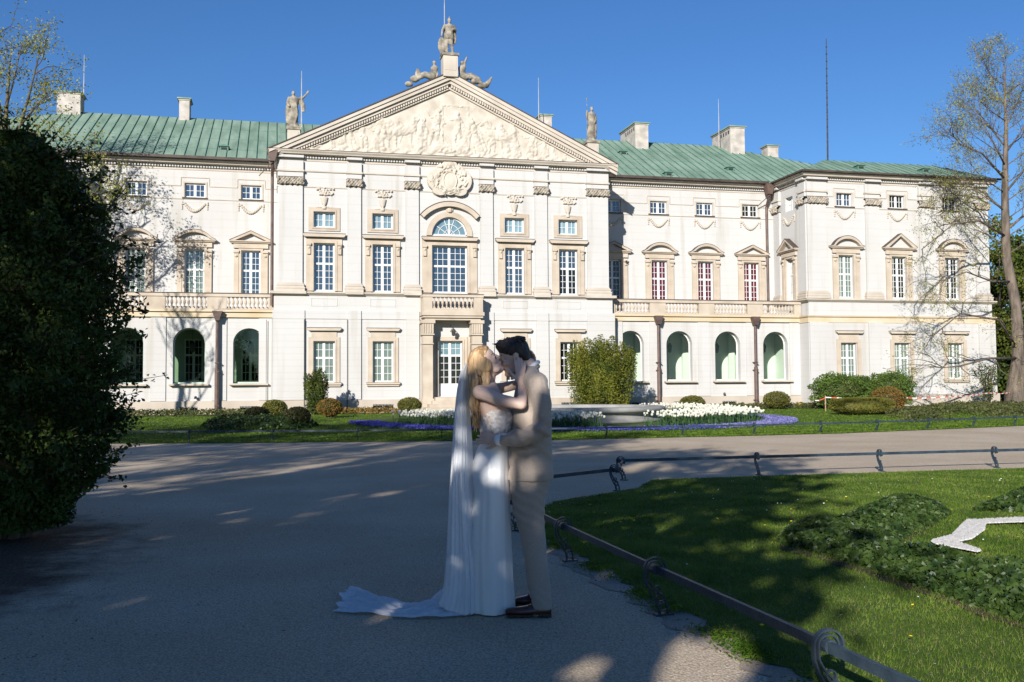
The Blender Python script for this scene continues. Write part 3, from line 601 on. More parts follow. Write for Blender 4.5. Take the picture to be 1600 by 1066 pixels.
b = MB(); rectframe(b, 1.14, 10.22, 11.07, .27, .24, -.06, 0, .2); rectframe(b, 1.14, 10.22, 11.07, .08, .08, -.09, -.06, .08); ma = b.mesh('attic_surround', ST)
for u in CB: link('attic_surround', ma, pal, (u, 0, 0))
def sur_ground(wd, y):
    b = MB(); rectframe(b, wd, 1.82, 4.04, .26, .22, -.06, 0); rectframe(b, wd, 1.82, 4.04, .09, .09, -.09, -.06); b.box(-wd/2-.1, wd/2+.1, -.05, 0, 4.262, 4.52)
    cornice_bar(b, wd/2+.33, 4.74, .14, .24); b.box(-wd/2-.34, wd/2+.34, -.2, 0, 1.70, 1.80); b.box(-wd/2-.3, wd/2+.3, -.12, 0, 1.60, 1.70); b.box(-wd/2-.345, wd/2+.345, -.21, 0, 1.802, 1.818, 1); return b.mesh('window_surround', ST)
mg = sur_ground(1.14, 0)
for u in CB: link('window_surround', mg, pal, (u, -.14, 0))
for s in (-1, 1):
    for u in PB: link('window_surround', mg, pal, (s*u, -.64, 0))
def sur_wing(kind, wd=1.06, z1=9.33, rise=.55):
    b = MB(); rectframe(b, wd, 6.7, z1, .14, .12, -.09, 0)
    for s in (-1, 1):
        b.box(s*(wd/2+.27)-.129, s*(wd/2+.27)+.129, -.12, 0, 6.7, z1-.15); b.box(s*(wd/2+.27)-.15, s*(wd/2+.27)+.15, -.2, 0, z1-.15, z1-.02); b.lathe([(.05, 0), (.10, .06), (.05, .14)], s*(wd/2+.27), -.12, z1-.4, 8)
    b.box(-wd/2-.42, wd/2+.42, -.14, 0, z1-.0+.121, z1+.40); hw = wd/2+.64; zc = z1+.53
    b.box(-hw+.07, hw-.07, -.24, 0, zc-.125, zc-.06); b.box(-hw, hw, -.32, 0, zc-.06, zc)
    if kind == 'seg':
        A = arc(0, zc-.62, hw, rise+.62, 147, 33, 16); A = [(-hw, zc)]+[p for p in A if p[1] > zc+.02]+[(hw, zc)]; Bi = [(x*.87, zc+.0+(z-zc)*.72) for x, z in A]
        b.strip(Bi, A, -.34, 0); b.strip(A, [(x, z+.025) for x, z in A], -.36, 0, 1); b.prism(list(reversed(Bi)), -.05, .0, 2)
    else:
        A = [(-hw, zc), (0, zc+rise), (hw, zc)]; Bi = [(-hw+.3, zc), (0, zc+rise-.15), (hw-.3, zc)]
        b.strip(Bi, A, -.34, 0); b.strip(A, [(x, z+.03) for x, z in A], -.36, 0, 1); b.prism(list(reversed(Bi)), -.05, 0, 2)
    return b.mesh('pedimented_surround', ST)
seg, tri = sur_wing('seg'), sur_wing('tri'); segp, trip = sur_wing('seg', 1.02, 9.38, .62), sur_wing('tri', 1.02, 9.38, .85); rtn = sur_wing('tri', .9, 9.38, .7)
for s in (-1, 1):
    for u, k in zip(WB, (tri, seg, seg, tri)): link('pedimented_surround', k, pal, (s*u, 3.5, 0))
    for u, k in zip(PB, (segp, trip, segp)): link('pedimented_surround', k, pal, (s*u, -.5, 0))
    link('pedimented_surround', rtn, pal, (s*21.8, 1.6, 0), (0, 0, -R(90)*s))
    for y, L_, z in ((3.5, WB, 12.25), (-.5, PB, 12.38)):
        for u in L_:
            b = MB(); rectframe(b, 1.12, z, z+.81, .09, .08, -.04, 0); b.box(-.68, .68, -.09, 0, z-.075, z-.005, 1); part(b, 'attic_frame', [M['pstone'], M['darktrim']], loc=(s*u, y, 0))
# pilasters --------------------------------------------------------------------------------
def pil_mesh(w, z1=12.45):
    b = MB(); b.box(-w/2, w/2, -.12, 0, 7.15, z1); b.box(-w/2-.03, w/2+.03, -.16, 0, 12.92, 13.79); b.box(-w/2-.07, w/2+.07, -.24, 0, 13.18, 13.28, 1); b.box(-w/2-.05, w/2+.05, -.30, 0, 13.93, 14.055, 2)
    for z, o in ((6.72, .12), (6.86, .14), (6.94, .08), (7.02, .10), (7.10, .04)): b.box(-w/2-o, w/2+o, -.12-o, 0, z, z+.078 if z > 6.8 else z+.139, 1)
    return b.mesh('pilaster', [M['wall'], M['pstone'], M['wall']])
pA, pB, pC = pil_mesh(.74), pil_mesh(1.27), pil_mesh(.96)
def capital_relief(w, seed):
    g = np.random.default_rng(seed); nx, nz = max(24, int(w*30)), 22; X, Z = np.meshgrid(np.linspace(-w/2-.08, w/2+.08, nx), np.linspace(0, .47, nz))
    H = .10+.05*np.sin(Z/.47*3.1)
    k = max(3, int(w/.24))
    for i in range(k):
        cx = -w/2+w*(i+.5)/k; H += .07*np.exp(-((X-cx)**2/.004+(Z-.13-.02*(i % 2))**2/.012)) + .05*np.exp(-((X-cx-w/k/2)**2/.003+(Z-.30)**2/.010))
    for s in (-1, 1): H += .13*np.exp(-((X-s*w/2)**2/.006+(Z-.34)**2/.008))
    H += .035*np.sin(X*38+seed)*np.sin(Z*34)+g.normal(0, .012, X.shape)
    H -= np.where((Z < .04+.05*np.abs(np.sin(X*11))), .3, 0)
    V = np.stack([X.ravel(), -.12-H.ravel(), Z.ravel()], 1); F = np.array([(j*nx+i, j*nx+i+1, (j+1)*nx+i+1, (j+1)*nx+i) for j in range(nz-1) for i in range(nx-1)])
    V = np.vstack([V, [(-w/2-.08, 0, .47), (w/2+.08, 0, .47), (-w/2-.08, -.24, .47), (w/2+.08, -.24, .47)]]); me = new_mesh('capital', V, [tuple(f) for f in F]+[(nx*nz, nx*nz+1, nx*nz+3, nx*nz+2)], M['capital'], smooth=False); return me
cA, cB, cC = capital_relief(.74, 1), capital_relief(1.27, 2), capital_relief(.96, 3)
for s in (-1, 1):
    for u, p, c, y in ((2.1, pA, cA, 0), (5.27, pA, cA, 0), (8.66, pB, cB, 0), (22.4, pB, cB, -.5), (26.2, pC, cC, -.5), (29.95, pC, cC, -.5), (33.95, pC, cC, -.5)):
        o = link('pilaster', p, pal, (s*u, y, 0)); link('capital', c, o, (0, 0, 12.41))
    o = link('pilaster', pA, pal, (s*21.8, 3.05, 0), (0, 0, -R(90)*s)); link('capital', cA, o, (0, 0, 12.41))
    o = link('pilaster', pA, pal, (s*21.8, -.13, 0), (0, 0, -R(90)*s)); link('capital', cA, o, (0, 0, 12.41))
# recessed panels under the first floor windows
for u in CB: b = MB(); [b.box(u-.7, u+.7, -.12, -.1, z, z+.03) for z in (5.93, 6.33)]; [b.box(u+k-.015, u+k+.015, -.12, -.1, 5.95, 6.34) for k in (-.685, .685)]; part(b, 'panel_moulding', M['wall'])
# pediment -----------------------------------------------------------------------------------
SL = (19.06-14.31)/9.78
b = MB()
def rk(x, dz): return (x, 19.06-abs(x)*SL+dz)
for s in (-1, 1):
    e = s*9.80; seg_ = lambda t0, t1, y0, y1, m=0: b.prism([rk(0, t0), rk(e, t0), rk(e, t1), rk(0, t1)] if s > 0 else [rk(e, t0), rk(0, t0), rk(0, t1), rk(e, t1)], y0, y1, m)
    seg_(-.20, 0, -.50, .02); seg_(-.40, -.20, -.43, .02); seg_(-.58, -.40, -.30, .02); seg_(.0, .05, -.55, .6, 1)
part(b, 'raking_cornice', [M['pstone'], M['darktrim']])
b = MB()
for s in (-1, 1):
    n = 66
    for i in range(1, n):
        x = s*i*8.9/n; z = 19.06-abs(x)*SL-.6; b.box(x-.045, x+.045, -.24, .02, z-.15, z+.03)
    b.prism([rk(0, -.86), rk(s*8.7, -.86), rk(s*8.7, -.74), rk(0, -.74)] if s > 0 else [rk(s*8.7, -.86), rk(0, -.86), rk(0, -.74), rk(s*8.7, -.74)], -.14, .02)
part(b, 'raking_dentils', M['pstone'])
b = MB(); b.sweep([(-9.35, .3), (-9.35, 0), (9.35, 0), (9.35, .3)], [(.0, 14.315), (.5, 14.315), (.5, 14.345), (.0, 14.42)]); part(b, 'pediment_ledge', M['darktrim'])
def capd(X, Z, p, q, r0, r1, k=1.0):
    p = np.array(p); q = np.array(q); d = q-p; t = np.clip(((X-p[0])*d[0]+(Z-p[1])*d[1])/(d@d+1e-9), 0, 1); D = np.hypot(X-p[0]-t*d[0], Z-p[1]-t*d[1]); r = r0+(r1-r0)*t
    return k*np.sqrt(np.clip(r*r-D*D, 0, None))
def figure(X, Z, H, u, z0, h, g, lean=0, kind='stand'):
    s = h/1.8; f = 1 if g.random() < .5 else -1; J = lambda a, c: (u+(a+lean*c)*s*f, z0+c*s)
    P = [((0, 1.68), (0.02, 1.62), .13, .12, 1.5), ((0, 1.4), (0, .95), .20, .15, 1), ((0, .98), (0, .8), .17, .17, 1), ((.12, .8), (.2, .05), .12, .07, 1), ((-.10, .8), (-.14, .05), .12, .07, 1)]
    a1 = g.uniform(-.3, 1.2); P += [((.16, 1.38), (.38, 1.2+.3*a1*.5), .07, .06, 1.2), ((.38, 1.2+.15*a1), (.62, 1.1+.5*a1), .06, .04, 1.2), ((-.16, 1.38), (-.34, 1.1), .07, .06, 1.2), ((-.34, 1.1), (-.2-.3*g.random(), .85+.4*g.random()), .055, .04, 1.2)]
    if g.random() < .7: P += [((-.2, 1.35), (-.38, .3), .08, .14, .7), ((-.05, .9), (-.1, .1), .2, .24, .7)]
    for p, q, r, r2, k in P: H = np.maximum(H, capd(X, Z, J(*p), J(*q), r*s, r2*s, k*.42))
    return H
def horse(X, Z, H, u, z0, s, f):
    J = lambda a, c: (u+a*s*f, z0+c*s)
    for p, q, r, r2, k in [((-.5, 1.0), (.4, 1.15), .30, .28, .8), ((.4, 1.2), (.75, 1.75), .2, .12, .9), ((.75, 1.78), (1.05, 1.6), .12, .07, 1.1), ((.45, 1), (.75, .75), .11, .08, 1), ((.75, .75), (.6, .45), .07, .05, 1), ((.35, .95), (.4, .1), .11, .06, 1), ((-.55, .95), (-.75, .5), .16, .08, 1), ((-.75, .5), (-.6, .05), .07, .05, 1), ((-.4, .9), (-.35, .1), .12, .06, 1), ((-.75, 1.1), (-1.05, .6), .06, .09, .8), ((.55, 1.75), (.4, 1.3), .08, .1, 1.1)]:
        H = np.maximum(H, capd(X, Z, J(*p), J(*q), r*s, r2*s, k*.42))
    return H
nx, nz = 620, 150; X, Z = np.meshgrid(np.linspace(-8.6, 8.6, nx), np.linspace(14.34, 18.25, nz)); H = np.zeros_like(X); g = np.random.default_rng(12)
for u, h in ((-6.6, 1.0), (-5.9, 1.2), (-5.3, 1.45), (-4.7, 1.7), (-4.2, 1.5), (-3.5, 1.9), (-1.9, 2.0), (-.9, 2.1), (.5, 2.0), (.9, 1.7), (1.7, 2.0), (2.4, 1.7), (3.3, 1.9), (3.9, 2.0), (4.6, 1.6), (5.4, 1.3), (6.1, .95), (6.8, .7)):
    H = figure(X, Z, H, u, 14.5+(.5 if abs(u) < 1 else 0.05), h, g, g.uniform(-.25, .25))
H = horse(X, Z, H, -2.6, 14.55, 1.15, 1); H = horse(X, Z, H, -3.4, 15.0, 1.0, -1); H = horse(X, Z, H, 2.9, 14.6, 1.05, -1)
H = np.maximum(H, .03*((np.abs(X-.35) < .8) & (Z < 17.35) & ((np.abs(np.abs(X-.35)-.8) < .12) | (Z > 17.23))))
H = np.maximum(H, capd(X, Z, (-.6, 14.9), (.9, 14.85), .35, .3, .4)); H = np.maximum(H, .10+.06*np.sin(X*9)*np.sin(Z*14)-((Z-14.35)*.3)**1*.9)
nn_ = np.random.default_rng(3).normal(0, 1, (40, 160)); 
def upn(a, ny, nx_):
    yi = np.linspace(0, a.shape[0]-1.001, ny); xi = np.linspace(0, a.shape[1]-1.001, nx_); y0 = yi.astype(int); x0 = xi.astype(int); fy = (yi-y0)[:, None]; fx = (xi-x0)[None]
    return a[y0][:, x0]*(1-fy)*(1-fx)+a[y0+1][:, x0]*fy*(1-fx)+a[y0][:, x0+1]*(1-fy)*fx+a[y0+1][:, x0+1]*fy*fx
H = H+.02*upn(nn_, nz, nx)*(H > .02)
V = np.stack([X.ravel(), -.02-H.ravel(), Z.ravel()], 1); ok = (Z < 19.06-np.abs(X)*SL-.72)
idx = np.arange(nx*nz).reshape(nz, nx); a = ok[1:, 1:] & ok[1:, :-1]; F = np.stack([idx[:-1, :-1][a], idx[:-1, 1:][a], idx[1:, 1:][a], idx[1:, :-1][a]], 1)
tymp = MB(); tymp.prism([(-9.4, 14.315), (9.4, 14.315), (0, 18.5)], -.015, .3); ty = part(tymp, 'tympanum', M['relief']); link('figure_relief', new_mesh('figure_relief', V, F, M['relief'], smooth=False), ty)
# coat of arms, vases, garlands ---------------------------------------------------------------
def heightpart(name, x0, x1, z0, z1, nx, nz, fun, m, loc, base=-.01, parent=pal):
    X, Z = np.meshgrid(np.linspace(x0, x1, nx), np.linspace(z0, z1, nz)); H = fun(X, Z); V = np.stack([X.ravel(), -H.ravel(), Z.ravel()], 1); idx = np.arange(nx*nz).reshape(nz, nx); a = (H[1:, 1:] > base) | (H[:-1, :-1] > base) | (H[1:, :-1] > base) | (H[:-1, 1:] > base)
    F = np.stack([idx[:-1, :-1][a], idx[:-1, 1:][a], idx[1:, 1:][a], idx[1:, :-1][a]], 1); return new_mesh(name, V, F, m, smooth=False)
def arms(X, Z):
    H = np.full(X.shape, -.06); g = np.random.default_rng(8)
    def el(cx, cz, rx, rz, h): return h*np.sqrt(np.clip(1-((X-cx)/rx)**2-((Z-cz)/rz)**2, 0, None))
    for cx, cz, rx, rz, h in ((0, 0, .62, .85, .22), (-.75, 0, .5, .62, .26), (.75, 0, .5, .62, .26), (0, .85, .42, .3, .3), (-.45, .62, .35, .28, .24), (.45, .62, .35, .28, .24), (-.55, -.6, .42, .28, .24), (.55, -.6, .42, .28, .24)):
        H = np.maximum(H, el(cx, cz, rx, rz, h)-.01)
    for _ in range(70):
        a = g.uniform(0, 6.28); rr = g.uniform(.55, 1.0); cx, cz = math.cos(a)*rr*1.05, math.sin(a)*rr*.82; b_ = a+g.uniform(.5, 2.3); l = g.uniform(.1, .3); H = np.where(H > 0, np.maximum(H, capd(X, Z, (cx, cz), (cx+l*math.cos(b_), cz+l*math.sin(b_)), g.uniform(.05, .10), .03, 1.3)+.22), np.maximum(H, capd(X, Z, (cx, cz), (cx+l*math.cos(b_), cz+l*math.sin(b_)), .06, .03, 1.3)+np.where(capd(X, Z, (cx, cz), (cx+l*math.cos(b_), cz+l*math.sin(b_)), .06, .03) > 0, .1, -.06)))
    D = ((X)/.33)**2+((Z+.05)/.45)**2; H = np.where(D < 1.45, .30, H); H = np.where(D < 1.1, .24+.04*np.sqrt(np.clip(1.1-D, 0, 1)), H)
    return H
me = heightpart('coat_of_arms', -1.3, 1.3, -1.05, 1.2, 150, 130, arms, M['relief'], None); link('coat_of_arms', me, pal, (0, -.03, 13.05))
def vase(X, Z):
    H = np.full(X.shape, -.04); g = np.random.default_rng(4)
    wz = np.interp(Z, [0, .08, .12, .25, .5, .56], [.12, .14, .06, .13, .19, .2]); H = np.where((np.abs(X) < wz) & (Z < .58), .10*np.sqrt(np.clip(1-(X/wz)**2, 0, 1))+.02, H)
    for _ in range(46): cx, cz = g.normal(0, .22), .72+abs(g.normal(0, .17)); H = np.maximum(H, capd(X, Z, (cx, cz), (cx+.02, cz), g.uniform(.035, .07), .04, 1.2)-.0+np.where(capd(X, Z, (cx, cz), (cx, cz), .06, .06) > 0, .03, -.04))
    for s in (-1, 1): H = np.maximum(H, capd(X, Z, (s*.12, .05), (s*.42, .02), .05, .04, 1)+np.where(capd(X, Z, (s*.12, .05), (s*.42, .02), .05, .04) > 0, .02, -.04))
    return H
vm = heightpart('vase_relief', -.55, .55, -.05, 1.15, 60, 64, vase, M['pstone'], None)
for u in CB: link('vase_relief', vm, pal, (u, -.02, 11.27))
def garl(X, Z):
    H = np.full(X.shape, -.04)
    for i in range(13):
        t = i/12; cx = -.55+1.1*t; cz = .52-.42*math.sin(math.pi*t); c = capd(X, Z, (cx, cz), (cx+.03, cz), .075+.035*math.sin(math.pi*t), .06, 1.0); H = np.maximum(H, np.where(c > 0, c+.01*np.sin(X*60)*np.sin(Z*60), -.04))
    for s in (-1, 1):
        for j in range(4): c = capd(X, Z, (s*.68, .58-j*.11), (s*.68, .55-j*.11), .06-.008*j+.02*(j == 1), .05, 1.0); H = np.maximum(H, np.where(c > 0, c, -.04))
    return H
gme = heightpart('garland', -.8, .8, 0, .68, 80, 40, garl, M['pstone'], None)
for s in (-1, 1):
    for u in WB: link('garland', gme, pal, (s*u, 3.49, 11.38))
    for u in PB: link('garland', gme, pal, (s*u, -.51, 11.55))
    link('garland', gme, pal, (s*21.79, 1.6, 11.45), (0, 0, -R(90)*s))
# curved hood and archivolt over the lunette
b = MB(); b.strip(arc(0, 9.95, 1.0, 1.05, 180, 0, 24), arc(0, 9.95, 1.3, 1.35, 180, 0, 24), -.08, 0)
b.strip(arc(0, 9.55, 1.98, 2.02, 138, 42, 20), arc(0, 9.55, 2.22, 2.28, 138, 42, 20), -.30, 0); b.strip(arc(0, 9.55, 2.22, 2.28, 138, 42, 20), arc(0, 9.55, 2.25, 2.31, 138, 42, 20), -.33, 0, 1)
b.lathe([(.02, -.16), (.14, -.1), (.17, 0), (.13, .12), (.03, .16)], 0, -.06, 11.36, 10, 0); b.box(-.20, .20, -.07, 0, 11.2, 11.52)
part(b, 'arched_hood', ST)
# balcony -----------------------------------------------------------------------------------
def baluster_mesh(h=.62):
    b = MB(); b.box(-.07, .07, -.07, .07, 0, .05); b.box(-.07, .07, -.07, .07, h-.05, h)
    b.lathe([(.04, .05), (.06, .1), (.028, .16), (.075, .30), (.07, .38), (.03, .50), (.05, .54), (.04, h-.05)], 0, 0, 0, 8); return b.mesh('baluster', M['stone'], False)
bal = baluster_mesh()
def balustrade(x0, x1, y, n, piers, z0=5.78, name='balustrade', rz=0, loc=(0, 0, 0)):
    b = MB(); b.box(x0, x1, y-.13, y+.13, z0-.10, z0); b.box(x0-.02, x1+.02, y-.17, y+.17, z0+.62, z0+.78); b.box(x0-.02, x1+.02, y-.19, y+.19, z0+.782, z0+.83, 1)
    for a, c in piers: b.box(a, c, y-.115, y+.115, z0, z0+.62)
    o = part(b, name, [M['stone'], M['darktrim']], loc=loc, rot=(0, 0, rz)); return o
for s in (-1, 1):
    bays = [(9.8, 11.95), (12.95, 15.05), (16.05, 18.2), (19.2, 21.3)]; cur = 9.52; piers = []
    for a, c in bays: piers.append(tuple(sorted((s*cur, s*a)))); cur = c
    piers.append(tuple(sorted((s*cur, s*21.74)))); x0, x1 = sorted((s*9.54, s*21.72))
    o = balustrade(x0, x1, .42, 0, piers)
    for a, c in bays:
        for k in range(10): link('baluster', bal, o, (s*(a+(c-a)*(k+.5)/10), .42, 5.78))
b = MB(); b.box(-1.72, 1.72, -1.2, -.02, 5.42, 5.62); b.box(-1.66, 1.66, -1.12, -.02, 5.30, 5.419); b.box(-1.55, 1.55, -1.0, -.02, 5.18, 5.299)
o = part(b, 'balcony', [M['stone']])
b = MB(); b.box(-1.65, 1.65, -1.15, -.9, 5.62, 5.80); b.box(-1.68, 1.68, -1.18, -.86, 6.42, 6.56); b.box(-1.7, 1.7, -1.2, -.84, 6.562, 6.60, 1)
for s in (-1, 1):
    x0, x1 = sorted((s*1.15, s*1.65)); b.box(x0, x1, -1.14, -.9, 5.80, 6.42); x0, x1 = sorted((s*1.43, s*1.66)); b.box(x0, x1, -.86, -.2, 5.62, 6.40); b.box(x0-.02, x1+.02, -.84, -.2, 6.42, 6.56)
o = part(b, 'balcony_parapet', [M['stone'], M['darktrim']])
for k in range(10): link('baluster', bal, o, (-1.03+2.06*k/9, -1.02, 5.80))
for s in (-1, 1):
    b = MB(); u = s*1.36; b.box(u-.38, u+.38, -1.05, -.2, 5.0, 5.179); b.box(u-.31, u+.31, -.98, -.2, 4.42, 5.0); b.box(u-.34, u+.34, -1.0, -.2, 4.36, 4.43)
    for k in range(5): b.box(u-.29+k*.13, u-.23+k*.13, -1.03, -.97, 4.46, 4.97)
    b.box(u-.27, u+.27, -.9, -.2, 3.9, 4.35); b.box(u-.31, u+.31, -.94, -.2, 3.86, 3.92)
    b.box(u-.27, u+.27, -.86, -.14, .9, 3.86); b.box(u-.33, u+.33, -.93, -.14, .1, .9); b.box(u-s*.38-.07, u-s*.38+.07, -.55, -.14, .9, 4.3); part(b, 'portal_pillar', M['stone'])


b = MB(); rectframe(b, 1.36, .95, 4.08, .24, .22, -.2, -.13); rectframe(b, 1.36, .95, 4.08, .09, .09, -.24, -.2); part(b, 'door_surround', M['stone'])
b = MB()
for k in range(4): b.box(-1.0-.22*k, 1.0+.22*k, -1.25-.32*k, -.2, .81-.18*k-.17+.0, .81-.18*k+.17-.001*k)
part(b, 'entrance_steps', M['stone'])
b = MB(); b.tube([(0, -.15, 4.95), (.02, -.55, 4.85), (.1, -.62, 4.75)], .02, 5); b.tube([(0, -.15, 4.6), (.06, -.6, 4.8)], .015, 5); b.lathe([(.02, .42), (.09, .36), (.13, .28), (.09, .03), (.02, 0)], .1, -.62, 4.32, 6); part(b, 'wall_lantern', M['iron'])
# roofs --------------------------------------------------------------------------------------
b = MB(); RZ, EZ = 18.85, 14.38; ev = 2.96; rv = 11.5; eb = 20.4+1
Vr = [(-35.05, ev, EZ), (35.05, ev, EZ), (21.5, rv, RZ), (-21.5, rv, RZ), (35.3, eb, EZ), (-35.3, eb, EZ)]
b.add(Vr, [(0, 1, 2, 3), (1, 4, 2), (4, 5, 3, 2), (5, 0, 3)])
sl_ = (RZ-EZ)/(rv-ev)
def seam(P, Q, w=.03, h=.05): b.bar([P, Q], w, h, (1, 0, 0) if abs(P[0]-Q[0]) < .5 else (0, 1, 0), 1)
x = -34.6
while x < 34.7:
    t = 1 if abs(x) <= 21.5 else 1-(abs(x)-21.5)/13.8
    if abs(x) > 9.6 or True: b.bar([(x, ev, EZ+.03), (x, ev+(rv-ev)*t, EZ+(RZ-EZ)*t+.03)], .035, .05, (1, 0, 0), 1)
    x += .56
for z in (.22, .47, .73): b.box(-34+z*12, 34-z*12, ev+(rv-ev)*z-.01, ev+(rv-ev)*z+.01, EZ+(RZ-EZ)*z, EZ+(RZ-EZ)*z+.016, 1)
M['seam'] = mat('copper_seam', (.05, .13, .10), (.11, .22, .17), 2, .7)
b.add([(-9.85, -.53, 14.33), (-9.85, rv, 14.33), (0, rv, 19.12), (0, -.53, 19.12), (9.85, rv, 14.33), (9.85, -.53, 14.33)], [(0, 3, 2, 1), (3, 5, 4, 2)])
for s in (-1, 1):
    x0, x1 = s*21.25, s*35.05; ra, rb = s*24.85, s*33.0; f0, rvp, bk = -1.06, 2.54, 6.4; zr = 15.95; ze = 14.38
    V = [(x0, f0, ze), (x1, f0, ze), (x1, bk, ze), (x0, bk, ze), (ra, rvp, zr), (rb, rvp, zr)]
    b.add(V, [(0, 1, 5, 4), (1, 2, 5), (2, 3, 4, 5), (3, 0, 4)])
    x = 21.6
    while x < 34.9:
        t = min(1, (x-21.25)/3.6, (35.05-x)/2.05); b.bar([(s*x, f0, ze+.02), (s*x, f0+3.6*t, ze+1.57*t+.02)], .03, .04, (1, 0, 0), 1); x += .56
roof = part(b, 'roof', [M['roof'], M['seam']])
for s in (-1, 1):
    b = MB(); x0, x1 = sorted((s*9.8, s*21.1)); b.box(x0, x1, 2.76, 2.96, 14.315, 14.46); x0, x1 = sorted((s*21.18, s*35.1)); b.box(x0, x1, -1.17, -1.04, 14.315, 14.42); x0, x1 = sorted((s*21.18, s*21.26)); b.box(x0, x1, -1.03, 2.75, 14.315, 14.41); part(b, 'gutter', M['darktrim'])
def chimney(u, v, z0, z1, w, d, holes=0):
    b = MB(); b.box(-w/2, w/2, -d/2, d/2, z0-1.2, z1-.12); b.box(-w/2-.05, w/2+.05, -d/2-.05, d/2+.05, z1-.16, z1-.08); b.box(-w/2-.12, w/2+.12, -d/2-.12, d/2+.12, z1-.08, z1, 1)
    for k in range(holes): b.box(-w/2-.012, -w/2+.02, -d/2+.2+k*.4, -d/2+.35+k*.4, z1-.55, z1-.3, 2)
    link('chimney', b.mesh('chimney', [M['chim'], M['roof'], M['inside']]), roof, (u, v, 0))
M['chim'] = mat('chimney_plaster', (.30, .275, .24), (.48, .44, .39), 2.2, .9, 8, .3, 12)
chimney(-21.9, 11.5, 18.3, 19.95, 1.35, 1.3); chimney(-15.1, 11.5, 18.3, 19.97, .62, 1.2); chimney(15.2, 11.2, 18.3, 19.75, .95, 3.0, 5); chimney(22.4, 11.2, 18.0, 19.9, 1.1, 3.0, 4); chimney(25.7, 11.2, 17, 18.95, .85, .9); chimney(8.7, 11.5, 18.5, 20.3, .8, 1.0)
for u, v in ((-19.3, 4.6), (-12.35, 4.7), (19.7, 5.4), (14.6, 3.6), (25.9, .1), (30.5, .1), (13.2, 8)):
    zz = (EZ+(v-ev)*sl_) if v > 2 else 14.38+(v+1.06)*.436
    b = MB(); b.box(-.24, .24, -.1, .5, -.1, .20); b.prism([(-.3, .2), (.3, .2), (0, .32)], -.18, .5); b.box(-.16, .16, -.115, -.1, 0, .14, 1); link('roof_vent', b.mesh('roof_vent', [M['seam'], M['inside']]), roof, (u, v, zz))
# downpipes
def downpipe(u, y, z1, z0=.1, hopper=True, fat=True):
    b = MB()
    if hopper: b.prism([(-.10, -.5), (.10, -.5), (.26, 0), (-.26, 0)], -.22, .16); [setattr(b, 'V', b.V)]
    b.V = [(x, y_, z+z1) for x, y_, z in b.V]
    b.tube([(0, 0, z1-.45), (0, 0, z0+2.4)], .085, 8); b.tube([(0, 0, z0+2.5), (0, 0, z0)], .12 if fat else .085, 8)
    for z in (z0+.5, z0+2.3, (z0+z1)/2): b.box(-.12, .12, -.12, .2, z, z+.05)
    part(b, 'downpipe', M['copperpipe'], loc=(u, y, 0))
for s in (-1, 1): downpipe(s*12.42, .2, 5.62); downpipe(s*18.62, .2, 5.62)
b = MB(); 
for u, y1 in ((-9.62, .15), (21.15, 3.3)):
    b = MB(); b.prism([(-.14, 13.65), (.14, 13.65), (.3, 14.3), (-.3, 14.3)], -.6, -.15); b.tube([(0, -.4, 13.7), (0, -.3, 13.4), (0, 0, 12.9), (0, 0, 5.95)], .085, 8); b.tube([(0, -.5, 13.6), (-.7, -.1, 12.9)], .03, 4); part(b, 'downpipe', M['copperpipe'], loc=(u, y1, 0))
b = MB(); b.tube([(-9.7, .3, 14.2), (-9.62, -.5, 13.3), (-9.1, -.2, 12.9)], .03, 4, 0)
# floodlights and cables
for (x, y, z) in ((-13.5, .3, 1.0), (16.6, .3, .95), (9.4, -.35, 10.7), (1.15, -.2, 4.45)):
    b = MB(); b.lathe([(.07, 0), (.08, .05), (.05, .14)], 0, 0, 0, 8); part(b, 'spotlight', M['iron'], loc=(x, y, z))
b = MB(); b.tube([(-9.9, .3, .2), (-9.9, .3, 5.2)], .02, 4); b.tube([(-5.66, -.3, .2), (-5.66, -.3, 5.2)], .02, 4); b.tube([(-7.93, -.3, .2), (-7.93, -.3, 5.2)], .02, 4); part(b, 'lightning_conductor', M['iron'])
for u, v, z0, z1 in ((-21.1, 11.2, 18.3, 22.4), (7.9, 10, 18, 22.5), (21.5, 10.8, 18.2, 22.1), (-8.1, -.1, 15.6, 18.7), (-.2, .2, 19, 24.3)):
    b = MB(); b.tube([(0, 0, z0), (0, 0, z0+(z1-z0)*.6), (0, 0, z1)], [.035, .025, .012], 5); part(b, 'lightning_rod', M['chim'], loc=(u, v, 0))
b = MB(); b.tube([(0, 0, 0), (.05, 0, 4), (.1, 0, 9.6)], [.06, .05, .025], 6)
for a in range(4): b.tube([(.5*math.cos(a*1.57+.5), .5*math.sin(a*1.57+.5), -.3), (0, 0, 1.2)], .02, 4)
for z in range(1, 19): b.lathe([(.06, 0), (.07, .02), (.06, .05)], .0055*z, 0, z*.5, 6)
tag(b.build('radio_mast', M['iron'], None, False, (PX+26.8, PY+5.3, 15.4)), 'tall thin dark mast on the right pavilion roof', 'mast')
